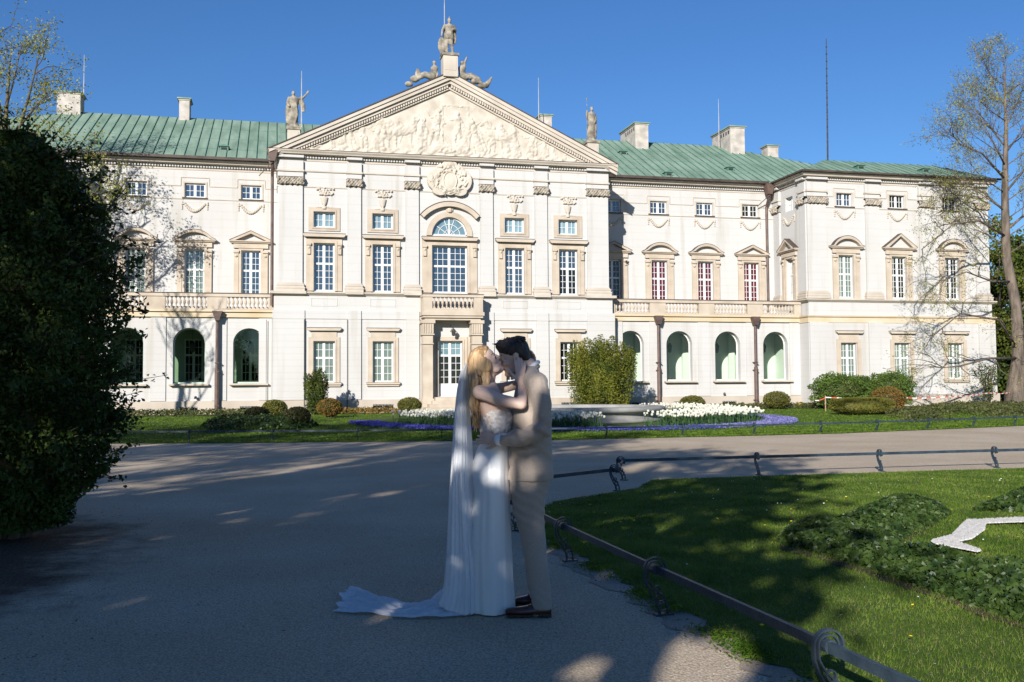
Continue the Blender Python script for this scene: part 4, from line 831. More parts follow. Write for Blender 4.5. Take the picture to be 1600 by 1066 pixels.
# ------------------------------------------------------------------ bushes, hedges, flowers
def shell(n, rx, ry, rz, g, thick=.16, lump=.10, k=3.0, lo=-1, flat=None):
    d = g.normal(size=(n*2, 3)); d /= np.linalg.norm(d, axis=1, keepdims=True); d = d[d[:, 2] > lo][:n]
    r = 1-thick*g.random(len(d))**1.5; ph = g.uniform(0, 6, 6)
    r *= 1+lump*(np.sin(d[:, 0]*k*2+ph[0])*np.sin(d[:, 1]*k*2+ph[1])+np.sin(d[:, 2]*k*2.5+ph[2])*np.cos(d[:, 0]*k+ph[3]))*.6
    P = d*r[:, None]
    if flat: P = np.sign(P)*np.abs(P)**flat
    return P*[rx, ry, rz]
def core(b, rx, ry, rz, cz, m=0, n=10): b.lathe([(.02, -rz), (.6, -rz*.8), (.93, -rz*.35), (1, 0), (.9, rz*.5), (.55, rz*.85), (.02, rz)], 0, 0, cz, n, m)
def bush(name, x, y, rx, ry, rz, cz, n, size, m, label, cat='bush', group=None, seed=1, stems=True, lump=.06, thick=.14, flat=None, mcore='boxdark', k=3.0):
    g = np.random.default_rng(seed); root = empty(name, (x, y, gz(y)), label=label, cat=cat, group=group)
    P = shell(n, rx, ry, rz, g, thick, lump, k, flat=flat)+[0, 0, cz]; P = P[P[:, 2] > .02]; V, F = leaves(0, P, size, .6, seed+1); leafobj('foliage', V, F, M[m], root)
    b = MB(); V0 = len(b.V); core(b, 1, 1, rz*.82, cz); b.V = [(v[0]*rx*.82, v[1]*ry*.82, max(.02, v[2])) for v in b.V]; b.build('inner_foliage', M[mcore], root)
    if stems:
        b = MB()
        for i in range(6): a = i*1.05; b.tube([(.08*math.cos(a), .08*math.sin(a), -.02), (rx*.35*math.cos(a), ry*.35*math.sin(a), max(.1, cz-rz*.5))], .03, 5)
        b.build('stem', M['bark'], root)
    return root
def onG(x, y, D=None):
    X, Y = ground(x, y); return X, Y
BB = 'clipped round box bushes along the palace front'
# (px, base py, width px, height px, depth Y, material, label)
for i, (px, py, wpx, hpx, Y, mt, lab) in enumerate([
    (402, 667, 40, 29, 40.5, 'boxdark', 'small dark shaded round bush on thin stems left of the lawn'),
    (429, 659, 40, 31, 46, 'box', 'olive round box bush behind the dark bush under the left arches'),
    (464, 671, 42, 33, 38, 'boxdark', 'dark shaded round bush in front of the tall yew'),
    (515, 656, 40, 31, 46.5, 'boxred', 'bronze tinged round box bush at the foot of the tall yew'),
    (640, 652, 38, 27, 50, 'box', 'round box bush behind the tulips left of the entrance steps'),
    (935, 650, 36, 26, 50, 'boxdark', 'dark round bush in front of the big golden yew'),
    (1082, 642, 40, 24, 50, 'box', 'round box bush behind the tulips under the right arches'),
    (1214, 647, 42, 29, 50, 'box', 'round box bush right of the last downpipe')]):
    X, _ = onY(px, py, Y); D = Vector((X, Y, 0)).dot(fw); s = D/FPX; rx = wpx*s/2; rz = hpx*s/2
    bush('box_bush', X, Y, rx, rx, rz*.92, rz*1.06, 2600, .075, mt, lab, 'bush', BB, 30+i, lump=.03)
def yew(name, px, wpx, topy, Y, m, label, n, cols, seed, size=.11):
    g = np.random.default_rng(seed); X, _ = onY(px, 600, Y); D = Vector((X, Y, 0)).dot(fw); s = D/FPX; W = wpx*s/2; _, H = onY(px, topy, Y); root = empty(name, (X, Y, gz(Y)), label=label, cat='yew bush'); P = []
    for i in range(cols):
        a = g.uniform(0, 6.28); r = W*math.sqrt(g.random())*.82; h = H*(1-.30*(r/W)**3)*g.uniform(.78, 1.0); k = int(n/cols); t = g.random(k); th = g.uniform(0, 6.28, k); rr = W*.30*np.sqrt(np.clip(1-(2*t**.8-1)**4, .03, 1))*(1-.4*t)*g.uniform(.4, 1, k)
        P.append(np.stack([r*math.cos(a)*(.62+.45*t)+rr*np.cos(th), r*math.sin(a)*(.62+.45*t)+rr*np.sin(th), .1+t*(h-.1)], 1))
    P = np.vstack(P); V, F = leaves(0, P, size, .45, seed, .8); leafobj('foliage', V, F, M[m], root)
    b = MB(); b.lathe([(W*.25, .1), (W*.5, H*.25), (W*.55, H*.5), (W*.4, H*.68), (W*.1, H*.78)], 0, 0, 0, 10); b.build('inner_foliage', M[m], root); b = MB(); [b.tube([(.15*math.cos(a), .15*math.sin(a), -.1), (W*.5*math.cos(a), W*.5*math.sin(a), H*.5)], .06, 5) for a in range(5)]; b.build('stem', M['bark'], root); return root
yew('yew_bush', 494, 48, 578, 51.5, 'yew', 'upright dark green yew bush standing before a ground floor window', 9000, 26, 5, .10)
yew('yew_bush', 938, 124, 527, 50.5, 'yewl', 'wide golden green yew bush hiding the corner of the central block', 34000, 110, 6, .12)
# clipped hedge and loose shrubs at the right
def hedge(px0, px1, pyb, pyt, Y, dep, label, seed, m='box', size=.08):
    X0, _ = onY(px0, pyb, Y); X1, _ = onY(px1, pyb, Y); _, z1 = onY((px0+px1)/2, pyt, Y); g = np.random.default_rng(seed); n = 7000; W = (X1-X0)/2; H = (z1-gz(Y))/2
    root = empty('clipped_hedge', ((X0+X1)/2, Y, gz(Y)), label=label, cat='hedge'); P = shell(n, W, dep, H*.9, g, .13, .05, 5, flat=.62)+[0, 0, H*1.1]; V, F = leaves(0, P, size, .6, seed); leafobj('foliage', V, F, M[m], root)
    b = MB(); b.lathe([(.3, .4), (.8, .6), (.82, 1.3), (.5, 1.6)], 0, 0, 0, 12); b.V = [(x*W, y*dep, z*H) for x, y, z in b.V]; b.build('inner_foliage', M[m], root); b = MB(); [b.tube([(k*W*.25, 0, -.05), (k*W*.25+.1, .1, H*.5)], .04, 5) for k in range(-3, 4)]; b.build('stem', M['bark'], root)
hedge(1301, 1392, 652, 621, 41.5, .8, 'low clipped olive hedge in front of the loose green shrubs', 51)
bush('bush', *[v for v in (onY(1318, 640, 49)[0], 49)], 1.9, 1.0, .95, 1.0, 11000, .10, 'shrub', 'wide bright green loose shrub left under the first pavilion window', 'shrub', None, 61, lump=.22, thick=.38, flat=.8, k=5)
bush('bush', *[v for v in (onY(1392, 640, 48.5)[0], 48.5)], 1.35, 1.0, 1.0, 1.05, 9000, .10, 'shrub', 'rounded bright green loose shrub under the middle pavilion window', 'shrub', None, 62, lump=.22, thick=.38, flat=.85, k=5)
bush('bush', *[v for v in (onY(1368, 650, 42.3)[0]+1.0, 42.8)], .85, .8, .62, .66, 3500, .09, 'boxred', 'small brownish clipped bush at the right end of the low hedge', 'shrub', None, 63, lump=.06)
# airy shrub by the right corner
def airy(name, X, Y, W, H, n, m, label, seed, size=.12):
    g = np.random.default_rng(seed); root = empty(name, (X, Y, gz(Y)), label=label, cat='shrub'); b = MB(); P = []
    for i in range(26):
        a = g.uniform(0, 6.28); r = W*g.uniform(.2, 1); h = H*g.uniform(.6, 1); tip = Vector((r*math.cos(a), r*math.sin(a), h)); mid = Vector((tip.x*.35, tip.y*.35, h*.55)); b.tube([(0, 0, 0), mid, tip], [.02, .012, .005], 4)
        for k in range(n//26): t = g.uniform(.25, 1); c = mid.lerp(tip, t) if t > .5 else Vector((0, 0, 0)).lerp(mid, t*2); P.append((c.x+g.normal(0, .12), c.y+g.normal(0, .12), c.z+g.normal(0, .12)))
    b.build('stem', M['bark2'], root); V, F = leaves(0, np.array(P), size, .5, seed); leafobj('foliage', V, F, M[m], root)
airy('bush', onY(1546, 640, 50.5)[0], 50.5, .95, 2.6, 1500, 'ivy', 'airy dark leaved shrub against the right pavilion corner', 71)
# ivy strips along the palace foot
def strip_bed(x0, x1, y0, y1, n, h, seed, label, m='ivybed', size=.10):
    P = rough_edge([(x0, y0), (x1, y0), (x1, y1), (x0, y1)], .8, .15, seed); ivybed('ground_cover', P, n, h, size, seed, label, m)
strip_bed(-14, .3, 50.5, 53.6, 6000, .38, 81, 'low ground cover along the left wing foot'); strip_bed(23, 31, 50, 52.8, 3800, .35, 82, 'low ground cover under the right arches')
strip_bed(1.5, 6.5, 51.5, 53.8, 2000, .35, 83, 'reddish low ground cover beside the tall yew', 'boxred')
IP = [ground(*p) for p in [(315, 668), (400, 664), (500, 668), (455, 676), (330, 677)]]; ivybed('ground_cover', rough_edge(IP, .5, .1, 4), 5000, .5, .10, 84, 'dark shaded ground cover mound on the left lawn', 'ivy')
IP = [ground(*p) for p in [(1380, 652), (1480, 640), (1640, 640), (1640, 652), (1560, 655), (1500, 650), (1450, 655), (1500, 660), (1420, 662)]]; ivybed('ground_cover', rough_edge(IP, .6, .1, 5), 8000, .4, .10, 85, 'ground cover swirl on the lawn before the right pavilion', 'ivybed')
# ----- fountain basin with flower ring
FX, FY = 12.2, 40.6
M['basin'] = mat('basin_stone', (.20, .20, .19), (.30, .29, .27), 1.5, .8, 8, .3, 20)  # stone colour darkened to stand for the shade on the basin
f = empty('fountain', (FX, FY, gz(FY)-.02), label='low round grey stone fountain basin behind the tulips', cat='fountain')
MB().lathe([(3.9, 0), (3.9, .10), (3.75, .15), (3.7, .34), (3.9, .40), (4.0, .45), (4.0, .56), (3.9, .62), (3.5, .62), (3.45, .56), (3.4, .2), (.1, .18)], 0, 0, 0, 72).build('basin', M['basin'], f, True)
g = np.random.default_rng(91)
def ringpts(n, r0, r1, a0, a1, g): a = np.radians(g.uniform(a0, a1, n)); r = np.sqrt(g.uniform(r0*r0, r1*r1, n)); return FX+r*np.cos(a), FY+r*np.sin(a)
def tulips(x, y, g, name, label):
    n = len(x); V = []; F = []; VM = []; gzv = np.array([gz(v) for v in y]); h = g.uniform(.36, .54, n); base = 0; ang = np.arange(6)*np.pi/3
    cup = [(0.0, .0), (.030, .012), (.040, .04), (.030, .075)]
    allV = []; allF = []; allM = []
    for i in range(n):
        tx, ty = g.normal(0, .03, 2); sc_ = g.uniform(.95, 1.35); top = np.array([x[i]+tx, y[i]+ty, gzv[i]+h[i]])
        ring = np.array([[c*math.cos(a)*sc_+top[0], c*math.sin(a)*sc_+top[1], top[2]+z*sc_] for c, z in cup for a in ang]); allV.append(ring)
        for j in range(3):
            for k in range(6): allF.append((base+j*6+k, base+j*6+(k+1) % 6, base+(j+1)*6+(k+1) % 6, base+(j+1)*6+k)); allM.append(0)
        base += 24
        w_ = .006; st = np.array([[x[i]-w_, y[i], gzv[i]], [x[i]+w_, y[i], gzv[i]], [top[0]+w_, top[1], top[2]+.01], [top[0]-w_, top[1], top[2]+.01]]); allV.append(st); allF.append((base, base+1, base+2, base+3)); allM.append(1); base += 4
        for s in range(3):
            a = g.uniform(0, 6.28); l = g.uniform(.08, .15); hh = g.uniform(.18, .32); c_, s_ = math.cos(a), math.sin(a); ww = .024
            allV.append(np.array([[x[i]-s_*ww*.5, y[i]+c_*ww*.5, gzv[i]], [x[i]+s_*ww*.5, y[i]-c_*ww*.5, gzv[i]], [x[i]+c_*l*.6+s_*ww, y[i]+s_*l*.6-c_*ww, gzv[i]+hh*.7], [x[i]+c_*l, y[i]+s_*l, gzv[i]+hh]])); allF.append((base, base+1, base+2, base+3)); allM.append(1); base += 4
    me = new_mesh(name, np.vstack(allV), allF, [M['tulipw'], M['tulipg']], allM); tag(link(name, me), label, 'tulips', kind='stuff')
M['tulipw'] = foliage('white_tulip_petal', (.62, .62, .50), (.82, .80, .72), 6, .35); M['tulipg'] = foliage('tulip_leaf', (.03, .075, .03), (.07, .14, .05), 2, .3)
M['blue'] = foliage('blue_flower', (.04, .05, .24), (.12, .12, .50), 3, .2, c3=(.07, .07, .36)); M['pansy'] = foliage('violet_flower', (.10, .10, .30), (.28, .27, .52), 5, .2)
x1, y1 = ringpts(950, 5.4, 8.1, 195, 262, g); x2, y2 = ringpts(560, 6.0, 8.0, 286, 330, g); x2b, y2b = ringpts(450, 4.8, 7.6, 330, 395, g); x3, y3 = ringpts(40, 6.3, 7.8, 278, 286, g)
tulips(x1, y1, g, 'white_tulips', 'white tulips in the shaded left part of the round flower bed'); tulips(np.concatenate([x2, x2b, x3]), np.concatenate([y2, y2b, y3]), g, 'white_tulips', 'sunlit white tulips in the right part of the round flower bed')
def carpet(n, r0, r1, a0, a1, m, label, seed, h=.13, size=.05):
    g = np.random.default_rng(seed); x, y = ringpts(n, r0, r1, a0, a1, g); z = np.array([gz(v) for v in y])+g.uniform(.03, h, n); V, F = leaves(0, np.stack([x, y, z], 1), size, .9, seed, .3, .1); tag(leafobj('blue_flowers', V, F, M[m]), label, 'flowers', kind='stuff')
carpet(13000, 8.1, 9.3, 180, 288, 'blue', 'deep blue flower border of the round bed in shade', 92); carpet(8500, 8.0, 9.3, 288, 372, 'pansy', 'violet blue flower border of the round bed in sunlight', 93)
carpet(7000, 7.6, 9.4, 180, 372, 'tulipg', 'green leaves under the blue flower border', 94, .06)
# far lawn grass texture close to the rail
g = np.random.default_rng(41)
fb = blades('lawn_grass', FAR, 130000, .03, .07, .0016, M['blade'], None, 42, lean=.8) if 0 else None
n = 110000; x = g.uniform(-8, 34, n); y = 26.8+24*g.random(n)**1.6; ok = in_poly(x, y, FAR) & (np.hypot(x-FX, y-FY) > 9.3); x, y = x[ok], y[ok]; z = np.array([gz(v) for v in y]); V, F = leaves(0, np.stack([x, y, z+.02], 1), .075, .35, 4, 1.0, .1)
tag(leafobj('grass', V, F, M['blade']), 'green lawn grass before the palace', 'grass', kind='stuff')
# ------------------------------------------------------------------ low scroll rails
def post_mesh():
    b = MB(); RR = .075; cz = .30
    b.bar([(RR*math.cos(R(a)), 0, cz+RR*math.sin(R(a))) for a in range(-30, 185, 15)]+[(-.072, 0, .24), (-.05, 0, .18), (-.015, 0, .12), (.02, 0, .07), (.03, 0, .0)], .03, .009, (0, 1, 0))
    b.bar([(.052*math.cos(R(a)), 0, cz+.052*math.sin(R(a))) for a in range(-60, 185, 15)]+[(-.048, 0, .24), (-.02, 0, .19), (.03, 0, .14), (.075, 0, .08), (.085, 0, .0)], .026, .008, (0, 1, 0))
    for cx, c2, r in ((.012, .165, .024), (.035, .115, .026), (.055, .055, .028)): b.bar([(cx+r*math.cos(R(a)), 0, c2+r*math.sin(R(a))) for a in range(0, 361, 24)], .022, .007, (0, 1, 0))
    b.tube([(0, -.03, cz), (0, .03, cz)], .034, 8); b.box(-.005, .12, -.03, .03, -.01, .012); return b.mesh('post', M['railpaint'])
PM = post_mesh()
def rail_fence(P, posts, label, group='low iron rail fences', side=1, sagpts=None):
    root = empty('rail_fence', (P[0][0], P[0][1], 0), label=label, cat='fence', group=group); O = Vector((P[0][0], P[0][1], 0))
    b = MB(); pts = [Vector((x, y, .30+gz(y)))-O for x, y in P]; b.bar(pts, .024, .048, (0, 0, 1)) if 0 else None
    V = []; F = []
    for i, p in enumerate(pts):
        d = (pts[min(i+1, len(pts)-1)]-pts[max(i-1, 0)]); d.z = 0; d.normalize(); n = Vector((d.y, -d.x, 0))
        for a, c in ((-1, -1), (1, -1), (1, 1), (-1, 1)): V.append(tuple(p+n*(a*.013)+Vector((0, 0, c*.024))))
    for i in range(len(pts)-1):
        for k in range(4): F.append((i*4+k, i*4+(k+1) % 4, i*4+4+(k+1) % 4, i*4+4+k))
    F.append((3, 2, 1, 0)); e = 4*(len(pts)-1); F.append((e, e+1, e+2, e+3)); b.add(V, F); b.build('rail', M['railpaint'], root)
    for x, y, ang in posts: link('post', PM, root, (x-O.x, y-O.y, gz(y)), (0, 0, ang))
    return root
rail_fence([(2.5, 1.0), (2.47, 4.6), (2.44, 6.2), (2.42, 8.3), (2.44, 10.4), (2.75, 11.7), (3.6, 12.9), (4.9, 13.8), (5.15, 14.6)], [(2.5, 2.6, 0), (2.48, 4.18, 0), (2.43, 6.2, 0), (2.42, 8.3, 0), (2.42, 10.2, 0), (4.75, 13.65, -.9)], 'low blue grey scroll rail along the near lawn edge')
rail_fence([(5.15, 14.5), (5.5, 15.35), (7.8, 15.4), (20, 15.6), (30, 15.8)], [(5.4, 15.2, -.9)]+[(5.55+2.33*i, 15.37+.015*i, R(-90)) for i in range(1, 9)], 'low blue grey scroll rail on the far side of the near lawn')
FR = [(-10, 31.2), (-6.0, 30.9), (-1.5, 29.5), (3, 28.5), (8.2, 27.6), (13, 27.7), (17, 28.1), (22, 29.4), (27, 31), (40, 35)]
def along(P, step, o=0):
    out = []; acc = o
    for (x0, y0), (x1, y1) in zip(P[:-1], P[1:]):
        L_ = math.hypot(x1-x0, y1-y0)
        while acc <= L_: t = acc/L_; out.append((x0+(x1-x0)*t, y0+(y1-y0)*t, math.atan2(y1-y0, x1-x0)+R(90))); acc += step
        acc -= L_
    return out
rail_fence(FR, along(FR, 2.4, .6), 'long low blue grey rail fence before the palace lawn')
# barrier tape, stakes and small yellow signs
M['yellow'] = mat('yellow_sign', (.85, .52, .02), (.78, .46, .02), 5, .5); M['tapew'] = mat('white_tape', (.75, .74, .72), rough=.4); M['taper'] = mat('red_tape', (.62, .10, .07), rough=.4); M['stake'] = mat('wooden_stake', (.30, .20, .12), (.42, .30, .18), 6, .8); M['blackprint'] = mat('black_print', (.03, .03, .03))
def sign(px, py, Y, label):
    X, z = onY(px, py, Y); b = MB(); r = empty('warning_sign', (X, Y, 0), label=label, cat='sign'); b.box(-.16, .16, 0, .012, z-.11, z+.12); b.build('panel', M['yellow'], r); b = MB(); b.box(-.09, .09, -.004, -.001, z+.02, z+.06); b.box(-.05, .1, -.004, -.001, z-.05, z-.02); b.build('print', M['blackprint'], r); b = MB(); b.box(-.02, .02, .014, .04, 0, z+.1); b.build('stake', M['stake'], r)
sign(1249, 634, 51.5, 'small yellow notice by the wall right of the last round bush'); sign(1403, 626, 46, 'yellow notice board hanging on the red and white barrier tape')
tp = [(1274, 626, 46), (1290, 621, 46), (1403, 621, 46), (1480, 620, 46.5), (1545, 614, 49), (1580, 613, 51)]; W3 = [Vector((onY(a, c, Y)[0], Y, onY(a, c, Y)[1])) for a, c, Y in tp]
root = empty('barrier_tape', tuple(W3[0]), label='red and white striped barrier tape strung past the right shrubs', cat='tape'); b = MB(); tot = 0; O = W3[0]
for p, q in zip(W3[:-1], W3[1:]):
    L_ = (q-p).length; k = int(L_/.16)
    for i in range(k):
        a = p.lerp(q, i/k)-O; c = p.lerp(q, (i+1)/k)-O; a.z -= .06*math.sin(math.pi*i/k); c.z -= .06*math.sin(math.pi*(i+1)/k); tot += 1
        b.add([a+Vector((0, 0, -.024)), c+Vector((0, 0, -.024)), c+Vector((0, 0, .024)), a+Vector((0, 0, .024)), a+Vector((0, .004, -.024)), c+Vector((0, .004, -.024)), c+Vector((0, .004, .024)), a+Vector((0, .004, .024))], [(0, 1, 2, 3), (7, 6, 5, 4), (0, 4, 5, 1), (3, 2, 6, 7)], (tot//2) % 2)
b.build('tape', [M['tapew'], M['taper']], root)
for v in (W3[1], W3[2]): b = MB(); b.box(-.02, .02, .01, .05, -v.z, .08); b.build('stake', M['stake'], root, loc=tuple(v-O))
# ------------------------------------------------------------------ trees
def grow(g, p, d, L, r, depth, segs, tips, gnarl=.18, up=.05, ratio=.72, kids=(2, 4), droop=0, spread=.75, minr=.006):
    n = 4; P = [p.copy()]; rs = [r]
    for i in range(n):
        d = (d+Vector(g.normal(0, gnarl, 3))+Vector((0, 0, up-droop*i*.1))).normalized(); p = p+d*(L/n); P.append(p.copy()); rs.append(max(minr, r*(1-.45*(i+1)/n)))
    segs.append((P, rs, depth))
    if depth == 0: tips.extend(P[1:]); return
    for k in range(int(g.integers(kids[0], kids[1]+1))):
        t = g.uniform(.3, 1.0) if k else 1.0; i = min(n-1, int(t*n)); q = P[i].lerp(P[i+1], t*n-i) if t < 1 else P[-1]
        a = Vector(g.normal(0, 1, 3)); a = (a-d*a.dot(d)).normalized(); nd = (d+a*g.uniform(.35, spread)*(1 if k else .4)).normalized()
        grow(g, q, nd, L*ratio*g.uniform(.75, 1.15), rs[i]*(.62 if k else .85), depth-1, segs, tips, gnarl, up, ratio, kids, droop, spread, minr)
def twigs_mesh(name, segs, m, parent):
    b = MB()
    for P, rs, dp in segs: b.tube(P, rs, 9 if dp >= 4 else (6 if dp >= 2 else 3))
    return b.build(name, m, parent, True)
# right tree, leaning trunk, long low limbs over the pavilion
g = np.random.default_rng(207)
TX, TY = onY(1588, 637, 51.0)[0], 51.0
tree = empty('tree', (TX, TY, gz(TY)), label='tall budding tree with leaning trunk at the right pavilion corner', cat='tree', group='spring trees beside the palace')
D = Vector((TX, TY, 0)).dot(fw); s = D/FPX
def tp_(px, py, dy=0): X, Z = onY(px, py, TY+dy); return Vector((X-TX, dy, Z-gz(TY)))
trunk = [tp_(1588, 650), tp_(1585, 620), tp_(1592, 560), tp_(1588, 480), tp_(1572, 400), tp_(1570, 300), tp_(1572, 200), tp_(1568, 95)]
b = MB(); b.tube(trunk, [.72, .55, .38, .30, .27, .20, .11, .02], 12); segs = []; tips = []
def limb(a, pts, r, depth, **k):
    P = [a]+pts; r *= .72; b.tube(P, [r*(1-.7*i/(len(P)-1)) for i in range(len(P))], 7)
    for i in range(1, len(P)):
        dd = (P[i]-P[i-1]).normalized()
        for q in range(4 if i == len(P)-1 else 3):
            aa = Vector(g.normal(0, 1, 3)); nd = (dd+aa*.45+Vector((0, 0, k.get('u', .1)))).normalized(); grow(g, P[i-1].lerp(P[i], g.uniform(.3, 1)), nd, k.get('L', 1.6)*.82, r*.36, 3, segs, tips, .22, k.get('u', .02), .68, (2, 3), k.get('dr', .3), .9, .005)
limb(tp_(1580, 440), [tp_(1550, 440, -1), tp_(1510, 425, -2), tp_(1470, 440, -2.5)], .10, 2)
limb(tp_(1590, 560), [tp_(1545, 560, -1.5), tp_(1500, 572, -2), tp_(1470, 575, -2.5)], .12, 2)
limb(tp_(1590, 545), [tp_(1560, 500, -2), tp_(1500, 490, -3), tp_(1452, 530, -3.5)], .11, 2)
limb(tp_(1572, 370), [tp_(1530, 345, -1.5), tp_(1490, 350, -2.5), tp_(1440, 390, -3)], .11, 2, dr=.5)
limb(tp_(1570, 330), [tp_(1535, 300, 1), tp_(1500, 285, 1.5), tp_(1478, 300, 1)], .10, 2)
limb(tp_(1570, 280), [tp_(1535, 240, -1), tp_(1500, 225, -1.5), tp_(1480, 200, -2)], .10, 2)
limb(tp_(1571, 230), [tp_(1540, 190, 1), tp_(1515, 160, 1)], .08, 2, u=.2, L=1.4)
limb(tp_(1571, 200), [tp_(1590, 160, 1), tp_(1605, 120, 1)], .08, 2, u=.2, L=1.4)
limb(tp_(1571, 170), [tp_(1552, 130, 1), tp_(1540, 105, 1)], .06, 2, u=.25, L=1.2)
limb(tp_(1572, 360), [tp_(1620, 320, 1), tp_(1680, 260, 1)], .12, 2); limb(tp_(1572, 300), [tp_(1630, 230, -1), tp_(1670, 180, 0)], .10, 2); limb(tp_(1590, 480), [tp_(1660, 430, -1), tp_(1740, 400, 0)], .12, 2)
limb(tp_(1571, 190), [tp_(1572, 140), tp_(1568, 95)], .06, 2, u=.3, L=1.1); limb(tp_(1571, 260), [tp_(1548, 215, -1), tp_(1530, 180, -1)], .08, 2, u=.2, L=1.5)
limb(tp_(1571, 240), [tp_(1600, 200, -1), tp_(1625, 160, -1)], .08, 2, u=.2, L=1.5); limb(tp_(1580, 500), [tp_(1610, 470, 2), tp_(1650, 440, 3)], .1, 2)
for q in range(20):
    py = 400-q*14; x0 = np.interp(py, [95, 200, 300, 400], [1568, 1572, 1570, 1572]); sd = -1 if q % 2 else 1; ln = np.interp(py, [110, 250, 400], [22, 70, 95])*g.uniform(.7, 1.15); dy = g.uniform(-2, 2)
    limb(tp_(x0, py), [tp_(x0+sd*ln*.5, py-ln*.35, dy*.5), tp_(x0+sd*ln, py-ln*g.uniform(.5, .95), dy)], .055, 2, u=.12, L=1.25)
for P, rs, dp in segs: b.tube(P, rs, 5 if dp >= 2 else 3)
b.build('trunk', M['bark'], tree, True)
T = np.array([tuple(t) for t in tips]); print('tips', len(T)); k = g.random(len(T)) < .6; T = T[k]; P_ = np.repeat(T, 2, 0)+g.normal(0, .14, (len(T)*2, 3)); V, F = leaves(0, P_, .10, .6, 9, .2); leafobj('crown', V, F, M['springr'], tree)
# left tree behind the holly
g = np.random.default_rng(5); LX, LY = onY(8, 600, 52.4)[0], 52.4
tree = empty('tree', (LX, LY, gz(LY)), label='slender spring tree with yellow green leaves before the left pavilion', cat='tree', group='spring trees beside the palace')
def tq(px, py, dy=0): X, Z = onY(px, py, LY+dy); return Vector((X-LX, dy, Z-gz(LY)))
b = MB(); trunk = [tq(8, 650), tq(10, 500), tq(8, 380), tq(8, 250), tq(10, 170), tq(18, 70)]; b.tube(trunk, [.28, .24, .2, .15, .09, .02], 9); segs = []; tips = []
def limb2(a, pts, r, L=1.4, u=.05):
    P = [a]+pts; b.tube(P, [r*(1-.6*i/(len(P)-1)) for i in range(len(P))], 6)
    for i in range(1, len(P)):
        dd = (P[i]-P[i-1]).normalized()
        for q in range(3): grow(g, P[i-1].lerp(P[i], g.uniform(.2, 1)), (dd+Vector(g.normal(0, .5, 3))).normalized(), L, r*.33, 2, segs, tips, .2, u, .68, (2, 3), .2, .9, .006)
limb2(tq(10, 330), [tq(25, 220), tq(45, 150), tq(60, 90)], .09); limb2(tq(8, 250), [tq(0, 170), tq(-10, 100), tq(-5, 60)], .08); limb2(tq(30, 200), [tq(60, 160), tq(85, 140)], .05, 1.0); limb2(tq(10, 170), [tq(25, 110), tq(35, 65)], .05, 1.0)
limb2(tq(8, 360), [tq(40, 300), tq(75, 250), tq(100, 235)], .08, 1.3); limb2(tq(8, 400), [tq(60, 330), tq(105, 290), tq(130, 270)], .08, 1.2); limb2(tq(8, 420), [tq(70, 370), tq(125, 330), tq(150, 300)], .08, 1.2); limb2(tq(8, 300), [tq(-30, 220), tq(-60, 150)], .08)
limb2(tq(8, 380), [tq(20, 300), tq(50, 260)], .06, 1.1); limb2(tq(8, 350), [tq(0, 260), tq(20, 200)], .06, 1.1)
for P, rs, dp in segs: b.tube(P, rs, 5 if dp >= 2 else 3)
b.build('trunk', M['bark2'], tree, True)
T = np.array([tuple(t) for t in tips]); low = T[:, 2] < 12.5; k = g.random(len(T)) < np.where(low, .9, .5); T = T[k]; P_ = np.repeat(T, 9, 0)+g.normal(0, .25, (len(T)*9, 3)); V, F = leaves(0, P_, .13, .6, 9, .2); leafobj('crown', V, F, M['spring'], tree)
# woodland beyond the right corner
def woodtree(X, Y, H, W, seed, label, m='wood_leaf', n=9000, group='trees beyond the right pavilion', size=.32, trunkc=.35, col=True):
    g = np.random.default_rng(seed); root = empty('tree', (X, Y, gz(Y)), label=label, cat='tree', group=group); P = []; b = MB(); b.tube([(0, 0, -.2), (.2, 0, H*.4), (0, .2, H*.85)], [H*.02, H*.013, .05], 8)
    for i in range(42):
        z = H*g.uniform(.03 if col else .3, .97); rr = W*math.sqrt(max(.04, 1-((z/H-.45)/.58)**2))*g.uniform(.3, 1); a = g.uniform(0, 6.28); c = Vector((rr*math.cos(a), rr*math.sin(a), z)); b.tube([(0, 0, z*.7), c], [.08, .02], 4); k = n//42
        q = g.normal(size=(k, 3)); q /= np.linalg.norm(q, axis=1, keepdims=True); q *= (g.random(k)**.4)[:, None]*W*.36*g.uniform(.7, 1.2); q[:, 2] *= .7; P.append(q+np.array(c))
    b.build('trunk', M['bark'], root); P = np.vstack(P); P = P[P[:, 2] > .1]; V, F = leaves(0, P, size, .7, seed); leafobj('crown', V, F, M[m], root)
for i, (px, Y, topy, W, lab) in enumerate([(1562, 72, 390, 3.4, 'dense green tree close behind the right pavilion wall'), (1600, 78, 330, 4.2, 'broad green tree rising behind the budding tree trunk'), (1640, 70, 350, 4.2, 'green tree cut by the right picture edge'), (1580, 66, 500, 3.2, 'low green thicket tree behind the leaning trunk'), (1625, 62, 520, 3.0, 'low bright green tree right of the leaning trunk')]):
    X, _ = onY(px, 600, Y); _, H = onY(px, topy, Y); woodtree(X, Y, H, W, 300+i, lab)
